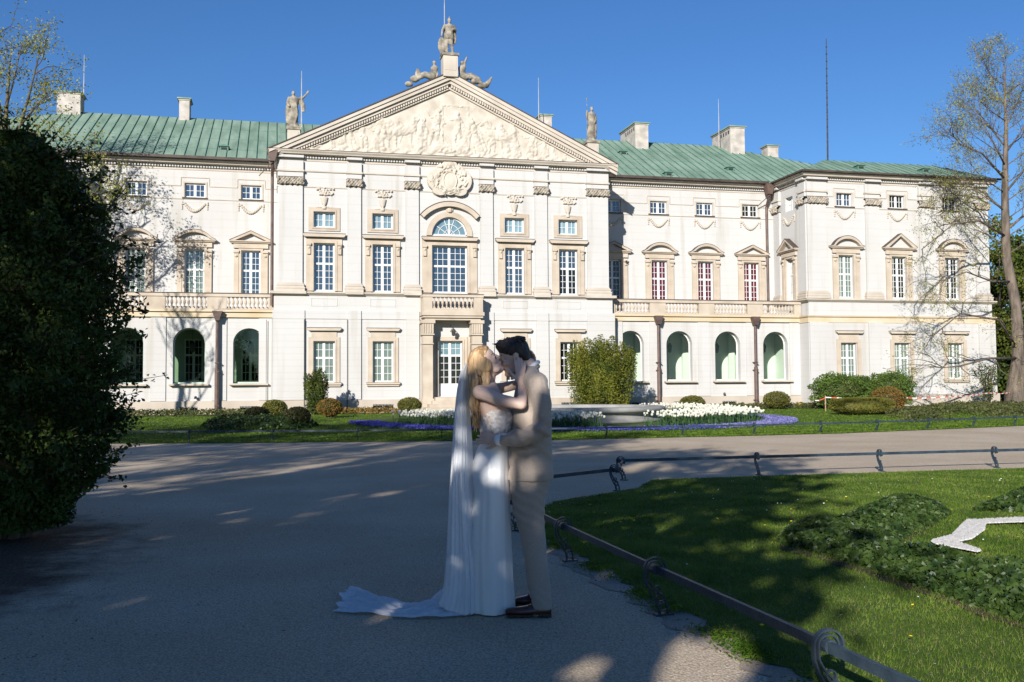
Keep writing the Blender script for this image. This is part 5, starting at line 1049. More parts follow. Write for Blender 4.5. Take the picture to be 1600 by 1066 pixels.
# ------------------------------------------------------------------ dark holly bush at the left
g = np.random.default_rng(77); HX, HY = onY(20, 600, 11.2)[0], 11.2
holly = empty('holly_bush', (HX, HY, 0), label='huge dark evergreen bush filling the left edge beside the path', cat='bush')
prof = [(.14, .6), (.5, .9), (.81, 1.08), (1.1, 1.18), (1.42, 1.22), (1.87, 1.24), (2.33, 1.26), (2.93, 1.16), (3.46, .96), (3.84, .76), (4.14, .5), (4.4, .2)]
zs = np.array([p[0] for p in prof]); rs = np.array([p[1] for p in prof])*.80
n = 62000; z = g.uniform(.1, 4.4, n); a = g.uniform(0, 2*np.pi, n); rad = np.interp(z, zs, rs)*(.97+.07*np.sin(a*3+z*2.3)+(.09+.04*z/4)*np.sin(a*7-z*5)+.09*np.sin(z*11+a*3)+.05*np.sin(a*15+z*17)); r = rad*(1-.28*g.random(n)**1.6)
z *= .95; P_ = [np.stack([r*np.cos(a), r*np.sin(a), z], 1)]
b = MB()
for i in range(420):      # sprigs poking out of the outline
    z = g.uniform(.4, 4.0); a = g.uniform(0, 6.28); r = np.interp(z, zs, rs)*.9; p = Vector((r*math.cos(a), r*math.sin(a), z)); d = Vector((math.cos(a), math.sin(a), g.uniform(-.3, .35))).normalized(); L_ = g.uniform(.15, .36)*(1.9 if g.random() < .22 else 1); e = p+d*L_+Vector((0, 0, .05)); b.tube([p-d*.5, p, e], [.012, .008, .003], 4)
    k = int(L_*60); t = g.random(k); P_.append(np.array([tuple(p.lerp(e, tt)) for tt in t])+g.normal(0, .035, (k, 3)))
for (x0, y0, x1, y1) in ((150, 350, 208, 285), (185, 470, 232, 488), (150, 640, 215, 622), (190, 430, 225, 400), (140, 400, 200, 372), (170, 660, 205, 650), (90, 250, 140, 235), (120, 300, 175, 270), (0, 225, 18, 176), (30, 235, 48, 190), (-15, 230, -5, 180), (60, 250, 88, 215), (185, 540, 228, 520), (180, 590, 214, 575)):
    A = Vector((onY(x0, y0, HY)[0]-HX, 0, onY(x0, y0, HY)[1])); B = Vector((onY(x1, y1, HY)[0]-HX, -.1, onY(x1, y1, HY)[1])); b.tube([A-(B-A)*.5, A, B], [.012, .01, .003], 4); k = 55; t = g.random(k); P_.append(np.array([tuple(A.lerp(B, tt)) for tt in t])+g.normal(0, .04, (k, 3)))
b.build('twig', M['bark2'], holly); b = MB(); [b.tube([(0.12*math.cos(i), .12*math.sin(i), -.05), (.5*math.cos(i*1.3), .5*math.sin(i*1.3), 1.2), (.7*math.cos(i*1.7), .7*math.sin(i*1.7), 2.6)], [.06, .05, .03], 6) for i in range(7)]; b.build('trunk', M['bark'], holly)
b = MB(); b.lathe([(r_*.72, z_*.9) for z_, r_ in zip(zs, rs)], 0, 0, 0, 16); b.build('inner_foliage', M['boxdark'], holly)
V, F = leaves(0, np.vstack(P_), .062, .55, 78); leafobj('foliage', V, F, M['holly'], holly)
# bare tree outside the frame at the left, whose branch shadows fall on the left arches
g = np.random.default_rng(66); BX, BY = -12.4, 43.5; tree = empty('tree', (BX, BY, .1), label='small bare tree left of the view casting shadows on the left arches', cat='tree'); b = MB(); segs = []; tips = []
grow(g, Vector((0, 0, -.1)), Vector((.03, 0, 1)), 6.2, .21, 5, segs, tips, .10, .12, .62, (3, 3), 0, .95, .018); twigs_mesh('trunk', segs, M['bark'], tree)
# ------------------------------------------------------------------ avenue trees behind the viewpoint: they cast the shade in front
ca, sa = math.cos(SUN_AZ), math.sin(SUN_AZ); te = math.tan(SUN_EL)
def pa(X, Y): return X*ca-Y*sa, X*sa+Y*ca
holes = []
for (px, py, r, z) in ((640, 905, .16, 0), (575, 962, .20, 0), (905, 1050, .17, 0), (1100, 1040, .30, 0), (818, 862, .10, 0), (1020, 1000, .10, 0), (700, 680, .35, 0), (640, 722, .25, 0), (1010, 730, .5, 0)):
    X, Y = ground(px, py, z); p, a = pa(X, Y); holes.append((p, a*te+z, r))
X, Y = 1.40, 6.42; p, a = pa(X, Y); holes.append((p, a*te+.90, .17))
def caster(p0, a0, H, W, z0, n, seed, label, extra=None, size=.30):
    g = np.random.default_rng(seed); X0 = p0*ca+a0*sa; Y0 = -p0*sa+a0*ca; root = empty('tree', (X0, Y0, 0), label=label, cat='tree', group='avenue trees behind the viewpoint'); b = MB(); b.tube([(0, 0, -.2), (.1, 0, H*.5), (0, 0, H*.9)], [.34, .22, .05], 8)
    nb = 60; P = []
    for i in range(nb):
        z = g.uniform(z0, H); rr = W*math.sqrt(max(.05, 1-((z-z0)/(H-z0)*1.9-.9)**2))*math.sqrt(g.random()); a = g.uniform(0, 6.28); c = np.array([rr*math.cos(a), rr*math.sin(a), z]); b.tube([(0, 0, z*.75), tuple(c)], [.07, .02], 4)
        k = n//nb; q = g.normal(size=(k, 3)); q /= np.linalg.norm(q, axis=1, keepdims=True); P.append(q*(g.random(k)**.5)[:, None]*1.25+c)
    P = np.vstack(P); Xw = P[:, 0]+X0; Yw = P[:, 1]+Y0; pp = Xw*ca-Yw*sa; hh = P[:, 2]+(Xw*sa+Yw*ca)*te; k = np.ones(len(P), bool)
    for hp, h_, r in holes[:-1]: k &= ~(((pp-hp)/r)**2+((hh-h_)/(r*1.05))**2 < 1)
    ph0, hh0 = pa(1.45, 6.5); zz = hh-hh0*te; pr = np.where(zz > 1.2, .83, np.where(zz > .75, .83, .78)); hx = ((pp-holes[-1][0])/.34)**2+((zz-.86)/.34)**2; pr = np.maximum(pr, .97*np.exp(-hx*.8)); k &= ~((np.abs(pp-ph0) < .45) & (zz > .15) & (zz < 1.9) & (g.random(len(P)) < pr)); P = P[k & (P[:, 2] > 1.5)]; b.build('trunk', M['bark'], root); V, F = leaves(0, P, size, .8, seed); leafobj('crown', V, F, M['caster'], root)  # crowns thinned along the sun's path to let extra light onto the couple
CAST = [(-22.5, -9, 17.4, 4.2, 2.2), (-17, -8, 18.4, 4.2, 2.0), (-11.5, -9, 19.0, 4.0, 2.0), (-6.9, -8, 14.6, 3.5, 1.8), (-3.2, -7, 10.6, 3.3, 1.4), (-28, -10, 16, 4, 3), (-9.3, -14, 19.3, 3.4, 3), (-4.5, -13, 12.5, 3.2, 2.5), (-2.0, -5.5, 5.6, 1.3, 1.6)]
for i, (p0, a0, H, W, z0) in enumerate(CAST): caster(p0, a0, H, W, z0, 6500, 400+i, 'leafy avenue tree standing behind the viewpoint')
# ------------------------------------------------------------------ sculpting helper: overlapping forms fused into one continuous skin
class SC:
    def __init__(s): s.b = MB()
    def ell(s, c, r, rot=None, n=14):
        c = Vector(c); V = []; F = []; q = rot or Quaternion()
        for j in range(n//2+1):
            ph = math.pi*j/(n//2)
            for k in range(n): th = 2*math.pi*k/n; V.append(c+q @ Vector((r[0]*math.sin(ph)*math.cos(th), r[1]*math.sin(ph)*math.sin(th), r[2]*math.cos(ph))))
        for j in range(n//2):
            for k in range(n): F.append((j*n+k, (j+1)*n+k, (j+1)*n+(k+1) % n, j*n+(k+1) % n))
        s.b.add(V, F); return s
    def cap(s, p, q, r0, r1, n=12):
        p = Vector(p); q = Vector(q); d = (q-p).normalized(); a = d.orthogonal().normalized(); b = d.cross(a); V = []; F = []; rings = []
        for t in (-1, -.7, -.3): rings.append((p+d*r0*t, r0*math.sqrt(max(.0004, 1-t*t))))
        rings.append((p, r0)); rings.append((p.lerp(q, .5), (r0+r1)/2)); rings.append((q, r1))
        for t in (.3, .7, 1): rings.append((q+d*r1*t, r1*math.sqrt(max(.0004, 1-t*t))))
        for c, r in rings:
            for k in range(n): th = 2*math.pi*k/n; V.append(c+(a*math.cos(th)+b*math.sin(th))*r)
        for j in range(len(rings)-1):
            for k in range(n): F.append((j*n+k, j*n+(k+1) % n, (j+1)*n+(k+1) % n, (j+1)*n+k))
        F.append(list(range(n-1, -1, -1))); F.append([(len(rings)-1)*n+k for k in range(n)]); s.b.add(V, F); return s
    def chain(s, pts, rs):
        for i in range(len(pts)-1): s.cap(pts[i], pts[i+1], rs[i], rs[i+1])
        return s
    def loft(s, rings, n=28, T=None, fold=None):
        """rings: (centre xyz, rx, ry[, tilt]) horizontal ellipses"""
        V = []; F = []
        for j, rg in enumerate(rings):
            c = Vector(rg[0]); rx, ry = rg[1], rg[2]; tl = rg[3] if len(rg) > 3 else 0
            for k in range(n):
                th = 2*math.pi*k/n; m = 1+(fold(th, j/(len(rings)-1)) if fold else 0); p = c+Vector((rx*m*math.cos(th), ry*m*math.sin(th), tl*rx*math.cos(th))); V.append(T(p) if T else p)
        for j in range(len(rings)-1):
            for k in range(n): F.append((j*n+k, j*n+(k+1) % n, (j+1)*n+(k+1) % n, (j+1)*n+k))
        F.append(list(range(n-1, -1, -1))); F.append([(len(rings)-1)*n+k for k in range(n)]); s.b.add(V, F); return s
    def raw(s, V, F): s.b.add(V, F); return s
    def xform(s, fn, start=0): s.b.V = s.b.V[:start]+[tuple(fn(Vector(v))) for v in s.b.V[start:]]; return s
    def bake(s, name, m, voxel=.01, smooth=3, post=None, sub=0):
        me = s.b.mesh(name+'_src', m); o = bpy.data.objects.new('tmp', me); COL.objects.link(o); r = o.modifiers.new('r', 'REMESH'); r.mode = 'VOXEL'; r.voxel_size = voxel; r.use_smooth_shade = True
        if smooth: q = o.modifiers.new('s', 'SMOOTH'); q.iterations = smooth; q.factor = .5
        dg = bpy.context.evaluated_depsgraph_get(); dg.update(); me2 = bpy.data.meshes.new_from_object(o.evaluated_get(dg)); bpy.data.objects.remove(o); bpy.data.meshes.remove(me); me2.name = name
        n = len(me2.vertices); co = np.zeros(n*3, np.float32); me2.vertices.foreach_get('co', co); co = co.reshape(-1, 3)
        if post: nr = np.zeros(n*3, np.float32); me2.vertices.foreach_get('normal', nr); co = post(co, nr.reshape(-1, 3)); me2.vertices.foreach_set('co', co.astype(np.float32).ravel())
        me2.materials.clear(); me2.materials.append(m); me2.polygons.foreach_set('use_smooth', np.ones(len(me2.polygons), bool)); me2.update(); return me2
def fnoise(co, f, seed=0):
    x, y, z = co[:, 0]*f, co[:, 1]*f, co[:, 2]*f; return (np.sin(x*1.3+seed)*np.sin(y*1.7+1.3*seed+np.sin(z))+np.sin(z*2.1+x*.7+seed)*.7+np.sin(x*2.7-y*1.9+z*1.1+2*seed)*.5)/2
# ---- statues on the roof
def statue(name, X, Y, z, H, build, label, ped=None, m='grime'):
    root = empty(name, (X, Y, 0), label=label, cat='statue'); s = SC(); build(s); k = H/1.8; me = s.bake('figure', M[m], .03, 2, lambda co, nr: co+nr*(fnoise(co, 22, 3)*.012)[:, None])
    o = link('figure', me, root, (0, 0, z)); o.scale = (k, k, k)
    if ped:
        w_, zb, zt = ped; b = MB(); b.box(-w_/2, w_/2, -w_/2, w_/2, zb, zt-.12); b.box(-w_/2-.06, w_/2+.06, -w_/2-.06, w_/2+.06, zt-.14, zt, 1); b.box(-w_/2+.1, w_/2-.1, -w_/2-.015, -w_/2, zb+.35, zt-.25, 0); b.build('pedestal', [M['pstone'], M['grime']], root)
    return root
def warrior(s):     # standing, helmet with crest, cloak, hand resting on a shield
    s.cap((-.10, 0, .08), (-.12, 0, .5), .07, .09).cap((-.12, 0, .5), (-.06, 0, .95), .09, .12).cap((.16, -.03, .08), (.10, -.05, .5), .06, .08).cap((.10, -.05, .5), (.04, 0, .95), .08, .12)
    s.loft([((0, 0, .78), .22, .17), ((0, 0, .95), .20, .15), ((0, 0, 1.1), .17, .13), ((.0, 0, 1.3), .21, .14), ((.0, 0, 1.44), .20, .12), ((0, 0, 1.5), .09, .08)])
    s.ell((0, -.02, 1.62), (.085, .10, .12)).ell((0, 0, 1.70), (.10, .12, .07)).ell((0, .02, 1.80), (.03, .14, .07)).ell((0, -.08, 1.68), (.09, .06, .02))
    s.chain([(-.22, 0, 1.42), (-.34, -.02, 1.15), (-.38, -.06, .88)], [.07, .055, .04]).chain([(.22, 0, 1.42), (.32, -.03, 1.2), (.18, -.15, 1.22)], [.07, .055, .045])
    s.loft([((.20, .10, 1.45), .12, .06), ((.26, .12, 1.0), .12, .06), ((.28, .12, .6), .07, .05)]); s.loft([((-.12, .12, 1.45), .12, .06), ((-.18, .12, .8), .10, .05), ((-.16, .12, .3), .08, .05)])
    s.ell((-.36, .0, .45), (.20, .06, .42)); s.b.box(-.42, .32, -.22, .22, -.03, .08)
def orator(s):      # draped figure with one arm raised to the right
    s.loft([((0, 0, .05), .24, .2), ((0, 0, .4), .20, .17), ((.03, 0, .8), .20, .16), ((.02, 0, 1.05), .17, .14), ((0, 0, 1.3), .21, .15), ((0, 0, 1.43), .19, .12), ((0, 0, 1.5), .08, .07)])
    s.ell((-.02, -.03, 1.62), (.09, .10, .12)).chain([(.2, 0, 1.40), (.42, -.02, 1.45), (.62, -.05, 1.68)], [.07, .055, .04]).ell((.66, -.06, 1.73), (.07, .04, .06)).chain([(-.2, 0, 1.4), (-.28, -.02, 1.15), (-.2, -.12, 1.0)], [.08, .07, .05])
    s.loft([((.25, .04, 1.42), .16, .07), ((.38, .06, 1.15), .14, .08), ((.45, .06, .8), .07, .05)]); s.loft([((-.18, .06, 1.35), .12, .1), ((-.26, .05, .8), .12, .1), ((-.24, .02, .2), .10, .1)]); s.chain([(.1, -.17, 1.1), (.16, -.17, .6), (.05, -.18, .2)], [.05, .05, .04]); s.b.box(-.3, .3, -.24, .24, -.03, .07)
def lancer(s):      # draped figure holding a standard
    s.loft([((0, 0, .05), .20, .18), ((-.02, 0, .5), .19, .16), ((.02, 0, .9), .18, .15), ((0, 0, 1.2), .18, .13), ((0, 0, 1.40), .19, .12), ((0, 0, 1.48), .08, .07)])
    s.ell((.03, -.03, 1.61), (.085, .10, .12)).ell((.03, -.01, 1.69), (.09, .11, .06)).chain([(-.18, 0, 1.4), (-.24, -.05, 1.2), (-.24, -.10, 1.5)], [.07, .05, .04]).chain([(-.24, -.1, .1), (-.24, -.1, 2.05)], [.025, .02]).ell((-.24, -.1, 2.1), (.05, .02, .10)).chain([(.18, 0, 1.38), (.26, 0, 1.1), (.14, -.12, .95)], [.07, .06, .05])
    s.loft([((.16, .05, 1.4), .1, .08), ((.2, .05, .8), .12, .1), ((.18, .03, .2), .1, .1)]); s.b.box(-.28, .28, -.22, .22, -.03, .07)
def recliner(f, wing):
    def B(s):
        s.chain([(0, 0, .15), (f*.35, 0, .25), (f*.72, -.05, .12)], [.2, .14, .08]).chain([(0, -.1, .15), (f*.4, -.1, .15), (f*.85, -.1, -.12)], [.18, .12, .07])
        s.loft([((-f*.05, 0, .1), .2, .17), ((-f*.12, 0, .4), .17, .14), ((-f*.14, 0, .62), .2, .13), ((-f*.14, 0, .72), .09, .08)]); s.ell((-f*.12, -.02, .86), (.09, .1, .12))
        if wing: s.chain([(-f*.2, 0, .55), (-f*.3, -.05, .3), (-f*.2, -.1, .05)], [.07, .05, .04]); s.loft([((f*.62, .1, .05), .2, .1), ((f*.66, .1, .3), .18, .08), ((f*.5+f*.2, .1, .55), .06, .04)]); s.ell((f*.85, 0, -.02), (.25, .15, .18)).ell((f*1.15, 0, -.30), (.22, .14, .14))
        else: s.chain([(0, 0, .6), (f*.02-.0, -.02, .9), (-f*.0+.12, -.05, 1.15)], [.08, .06, .05]); s.loft([((f*1.05, .05, -.3), .2, .1), ((f*1.25, .05, .0), .14, .06), ((f*1.45, .05, .28), .04, .03)]); s.ell((f*.6, 0, .0), (.3, .18, .18)).ell((f*.98, 0, -.22), (.28, .15, .15))
    return B
statue('roof_statue', PX, PY-.2, 20.12, 2.12, warrior, 'helmeted stone warrior with shield on the pedestal at the pediment apex', (.82, 18.8, 20.12))
statue('roof_statue', PX-8.5, PY+.75, 15.75, 2.15, orator, 'draped stone figure raising one arm on the left pediment corner', (.68, 14.4, 15.75))
statue('roof_statue', PX+8.6, PY+.75, 15.87, 2.15, lancer, 'draped stone figure holding a standard on the right pediment corner', (.68, 14.4, 15.87))
statue('roof_statue', PX-1.0, PY-.2, 18.66, 2.0, recliner(-1, True), 'reclining stone figure with a shield left of the warrior pedestal')
statue('roof_statue', PX+.85, PY-.2, 18.76, 2.0, recliner(1, False), 'reclining stone figure with a banner right of the warrior pedestal')
# ------------------------------------------------------------------ the couple
CX_, CY_ = ground(800, 955)
rd = Vector((CX_, CY_, 0)).normalized(); E2 = rd; E1 = Vector((rd.y, -rd.x, 0)); SCL = Vector((CX_, CY_, 0)).dot(fw)/FPX
def pz(x, y, b=0):          # local (a, b, z) of a picture point, b metres behind the couple's plane
    d = pray(x, y); O = Vector((CX_, CY_, 0)); t = ((O+E2*b).dot(E2))/d.dot(E2); p = Vector((d.x*t, d.y*t, EYE+d.z*t))-O
    return Vector((p.dot(E1), b, p.z))
YAWC = math.atan2(E1.y, E1.x)
M['skin'] = mat('fair_skin', (.65, .445, .345), (.71, .50, .40), 7, .5, 4, spec=.35); M['skin'].node_tree.nodes['Principled BSDF'].inputs['Subsurface Weight'].default_value = .08
M['skinb'] = mat('tanned_skin', (.68, .47, .37), (.74, .53, .43), 7, .5, 4, spec=.35); M['skinb'].node_tree.nodes['Principled BSDF'].inputs['Subsurface Weight'].default_value = .08
M['hairdark'] = mat('dark_brown_hair', (.012, .009, .008), (.035, .026, .02), 60, .5, 3, .6, 120, spec=.5, stretch=(1, 1, .25))
M['blonde'] = mat('blonde_hair', (.33, .19, .085), (.74, .52, .30), 45, .5, 4, .5, 140, spec=.25, stretch=(1, 1, .12), c3=(.52, .335, .175))
M['suit'] = mat('beige_suit_wool', (.355, .29, .24), (.39, .325, .272), 90, .85, 3, .15, 300, sheen=.2)
M['shirt'] = mat('white_shirt', (.75, .76, .78), rough=.7); M['button'] = mat('pale_button', (.5, .45, .38), rough=.4)
M['shoe'] = mat('burgundy_leather', (.045, .012, .010), (.075, .022, .016), 12, .32, 4, spec=.5, coat=.15)
M['satin'] = mat('white_satin', (.78, .78, .78), (.82, .82, .81), 3, .38, 3, spec=.45, sheen=.3)
m = mat('lace_bodice', (.52, .38, .32), (.84, .82, .80), 42, .6, 6, .6, 60, w=.47, c3=(.72, .66, .62)); M['lace'] = m
def veilmat():
    m = mat('white_tulle', (.88, .89, .91), rough=.8, spec=.1); N = m.node_tree.nodes; L = m.node_tree.links; p = N['Principled BSDF']; t = N.new('ShaderNodeBsdfTransparent'); x = N.new('ShaderNodeMixShader'); tl = N.new('ShaderNodeBsdfTranslucent'); tl.inputs[0].default_value = (.88, .89, .91, 1); x2 = N.new('ShaderNodeMixShader'); x2.inputs[0].default_value = .2
    tc = [n for n in N if n.type == 'TEX_COORD'][0]; n = N.new('ShaderNodeTexNoise'); n.inputs['Scale'].default_value = 5; mp = N.new('ShaderNodeMapping'); mp.inputs['Scale'].default_value = (6, 6, .5); L.new(tc.outputs['Object'], mp.inputs[0]); L.new(mp.outputs[0], n.inputs[0])
    r = N.new('ShaderNodeMapRange'); r.inputs['To Min'].default_value = .68; r.inputs['To Max'].default_value = .95; L.new(n.outputs[0], r.inputs[0])
    L.new(p.outputs[0], x2.inputs[1]); L.new(tl.outputs[0], x2.inputs[2]); L.new(r.outputs[0], x.inputs[0]); L.new(t.outputs[0], x.inputs[1]); L.new(x2.outputs[0], x.inputs[2]); L.new(x.outputs[0], N['Material Output'].inputs[0]); return m
M['tulle'] = veilmat()
def person(label): return empty('person', (CX_, CY_, .0), YAWC, label=label, cat='person', group='wedding couple')
def head(s, k, T, neckless=True):
    """canonical head facing +x, chin at 0, crown .235, times k, then T"""
    st = len(s.b.V)
    R_ = [(0, .02, .072, .018), (.012, .0, .084, .030), (.03, -.02, .088, .042), (.055, -.045, .088, .052), (.08, -.07, .089, .059), (.105, -.086, .088, .066), (.125, -.094, .083, .070), (.145, -.098, .090, .073), (.165, -.098, .092, .074), (.19, -.092, .084, .072), (.21, -.075, .066, .062), (.226, -.05, .04, .044), (.234, -.02, .012, .018)]
    s.loft([(((a+c)/2, 0, z), (c-a)/2, w_) for z, a, c, w_ in R_], 32)
    s.chain([(.088, 0, .140), (.100, 0, .115), (.112, 0, .100)], [.007, .009, .0125]); s.ell((.102, .011, .096), (.011, .008, .008)).ell((.102, -.011, .096), (.011, .008, .008))
    s.ell((.090, 0, .074), (.010, .022, .0065)).ell((.089, 0, .062), (.010, .020, .0075)).ell((.078, 0, .022), (.017, .020, .017))
    for y in (-1, 1):
        s.ell((.078, y*.031, .121), (.011, .015, .010)).ell((.082, y*.032, .141), (.010, .022, .007)).ell((.062, y*.048, .095), (.022, .014, .018)).ell((.045, y*.045, .035), (.03, .012, .02))
        s.ell((-.005, y*.074, .112), (.014, .010, .031)).ell((-.014, y*.082, .124), (.018, .006, .022)).ell((-.004, y*.076, .092), (.010, .007, .012))
    s.xform(lambda v: T(v*k), st); return s
def hand(s, T, curl=(.35, .4, .45, .5), k=1.0, thumb=(.5, -.5), spread=.09):
    """canonical hand: wrist at 0, fingers along +x, palm faces -z, thumb on +y side"""
    st = len(s.b.V); s.loft([((0, 0, 0), .018, .026)], 10) if 0 else None
    s.cap((-.02, 0, 0), (.02, 0, 0), .022, .024); s.ell((.045, 0, 0), (.05, .038, .015)); s.ell((.075, .0, 0), (.025, .040, .013))
    for i, (y, L_, c) in enumerate(zip((.030, .010, -.011, -.031), (.078, .086, .080, .062), curl)):
        p = Vector((.088-.004*abs(i-1.3), y, 0)); a = 0; d0 = -(i-1.5)*spread; P = [p]
        for j, f_ in enumerate((.44, .32, .24)):
            a += c*(.9 if j == 0 else 1.0)*(.9 if j else .6); P.append(P[-1]+Vector((math.cos(a)*math.cos(d0), math.sin(-d0)*-1*math.cos(a)*1.0, -math.sin(a)))*L_*f_)
        s.chain(P, [.0095, .0088, .008, .007])
    s.chain([(.012, .024, -.004), (.045, .052, -.012), (.072, .064+thumb[0]*.02, -.02+thumb[1]*.02), (.094, .066+thumb[0]*.04, -.024+thumb[1]*.04)], [.015, .012, .0105, .008])
    s.xform(lambda v: T(v*k), st); return s
def frame(o, x, z=None, y=None):    # maps canonical axes: x -> x, palm normal up -> z
    x = Vector(x).normalized(); z = Vector(z); z = (z-x*z.dot(x)).normalized(); y = z.cross(x); o = Vector(o); return lambda v: o+x*v.x+y*v.y+z*v.z
# ---------------- groom (faces -a)
gr = person('dark haired man in a beige suit kissing the bride on the path')
s = SC()
gh = pz(797, 587)                       # chin
tilt = R(16)
def TG(v):                              # face towards -a, chin lowered towards her
    v = Vector((v.x*math.cos(tilt)+ (v.z-.1)*math.sin(tilt)*1, v.y, -v.x*math.sin(tilt)+(v.z-.1)*math.cos(tilt)+.1)); return Vector((gh.x+.036-v.x, .012-v.y, gh.z+v.z+.004))
head(s, 1.03, TG)
nb = pz(828, 592); s.cap((nb.x-.012, 0, nb.z+.09), (nb.x+.005, 0, nb.z-.02), .060, .068)
def ring(y, x0, x1, hb, b=0): p = pz(x0, y); q = pz(x1, y); return (((p.x+q.x)/2, b, (p.z+q.z)/2), (q.x-p.x)/2, hb)
s.loft([ring(740, 806, 850, .10), ring(690, 806, 854, .13), ring(640, 808, 850, .16), ring(605, 812, 846, .17), ring(590, 818, 842, .10)])      # body inside the clothes
for b_, x in ((-.10, 832), (.10, 826)): p = pz(x, 745); q = pz(x+4, 850); r_ = pz(x+10, 935); s.chain([(p.x, b_, p.z), (q.x-.01, b_, q.z), (r_.x, b_, r_.z)], [.07, .05, .035])
# arms inside the sleeves; near hand on her back, far hand behind her
S1 = pz(836, 598); E_1 = pz(846, 668); W1 = pz(786, 685)
s.chain([(S1.x, -.18, S1.z), (E_1.x, -.27, E_1.z), (W1.x, -.19, W1.z)], [.045, .04, .028])
hw = pz(778, 684); hand(s, frame((hw.x+.012, -.175, hw.z), (-1, .22, .04), (.25, -1, -.02)), (.25, .3, .35, .4), 1.0, (.1, -.4), .05)
S2 = pz(828, 598); s.chain([(S2.x, .17, S2.z), (S2.x-.05, .25, S2.z-.3), (S2.x-.22, .17, S2.z-.36)], [.045, .04, .028])
body = link('body', s.bake('body', M['skin'], .0055, 2), gr)
# hair: short sides, swept up on top
s = SC()
R2 = [(.050, -.094, -.055, .040), (.075, -.102, -.045, .060), (.100, -.108, -.022, .072), (.118, -.110, .012, .0765), (.132, -.111, .060, .081), (.15, -.112, .080, .084), (.172, -.112, .089, .085), (.19, -.108, .094, .083), (.205, -.100, .099, .077), (.222, -.082, .102, .065), (.238, -.055, .086, .048), (.247, -.02, .05, .022)]
s.loft([(((a+c)/2, 0, z), (c-a)/2, w_) for z, a, c, w_ in R2], 30); g = np.random.default_rng(5)
for i in range(46): x = g.uniform(-.08, .09); y = g.uniform(-.06, .06); z = .230+.012*math.cos(x*12)-abs(y)*.35; s.cap((x-.02, y, z-.01), (x+.025, y*.9, z+.016), .010, .004, 6)
for y in (-1, 1): s.cap((.092, y*.018, .148), (.078, y*.05, .152), .0045, .004, 6)
s.xform(lambda v: TG(v*1.03)); link('hair', s.bake('hair', M['hairdark'], .0045, 1, lambda co, nr: co+nr*(fnoise(co*[1, 1, .4], 200, 2)*.0015)[:, None]), gr)
s = SC(); s.cap((.086, -.010, .143), (.06, -.05, .147), .002, .002) ; 
# stubble / lips tone
# jacket
def creases(co, nr):
    f = np.sin(co[:, 2]*46+co[:, 0]*40+np.sin(co[:, 2]*19+co[:, 1]*14)*1.7)*np.clip(np.sin(co[:, 2]*8+co[:, 1]*10+co[:, 0]*6)+.15, 0, 1); return co+nr*(f*.0062)[:, None]
s = SC()
s.loft([ring(749, 793, 864, .195), ring(735, 794, 864, .195), ring(710, 796, 863, .19), ring(685, 797, 862, .182), ring(660, 798, 862, .185), ring(636, 800, 861, .20), ring(612, 804, 859, .215), ring(596, 808, 853, .215), ring(585, 813, 847, .185), ring(577, 818, 842, .12), ring(571, 821, 840, .075)], 40)
sl1 = [(S1.x+.005, -.185, S1.z-.005), (pz(845, 630).x, -.235, pz(845, 630).z), (E_1.x-.003, -.262, E_1.z), (pz(820, 684).x, -.245, pz(820, 681).z), (W1.x+.01, -.205, W1.z+.002)]
s.chain([(S2.x+.01, .17, S2.z), (S2.x-.03, .26, S2.z-.3), (S2.x-.2, .19, S2.z-.36)], [.078, .062, .05]); s.ell((S2.x+.02, .16, S2.z+.0), (.08, .07, .065))
jk = link('jacket', s.bake('jacket', M['suit'], .008, 3, creases), gr)
s = SC(); s.chain(sl1, [.074, .066, .062, .058, .047]); s.ell((S1.x+.003, -.18, S1.z+.003), (.080, .062, .07))
def slc(co, nr): return creases(co, nr)+nr*(np.sin(co[:, 2]*70-co[:, 0]*52)*np.exp(-((co[:, 2]-E_1.z)/.11)**2)*.006)[:, None]
link('sleeve', s.bake('sleeve', M['suit'], .007, 2, slc), jk)
b = MB()
for i in range(3): q = pz(795+i*6, 693-i*2.0); b.lathe([(.002, -.004), (.007, 0), (.002, .004)], q.x, -.250, q.z, 6)
b.build('cuff_button', M['button'], jk)
# collar: shirt band and lapel fold
b = MB(); q0 = pz(829, 575); b.tube([(q0.x+.052*math.cos(a)*1.1-.006, .062*math.sin(a), q0.z+.036*math.cos(a)+.002) for a in np.linspace(0, 6.283, 22)], .016, 6); b.build('shirt_collar', M['shirt'], gr, True)
b = MB(); b.tube([(q0.x+.052*math.cos(a)*1.1-.004, .070*math.sin(a), q0.z+.030*math.cos(a)-.020) for a in np.linspace(-2.4, 2.4, 18)], .014, 6); b.build('jacket_collar', M['suit'], gr, True)
s = SC(); dx = (Vector(sl1[3])-Vector(sl1[4])).normalized(); w0 = Vector(sl1[4]); s.cap(w0-dx*.035, w0+dx*.01, .040, .041); link('shirt_cuff', s.bake('shirt_cuff', M['shirt'], .006, 1), gr)
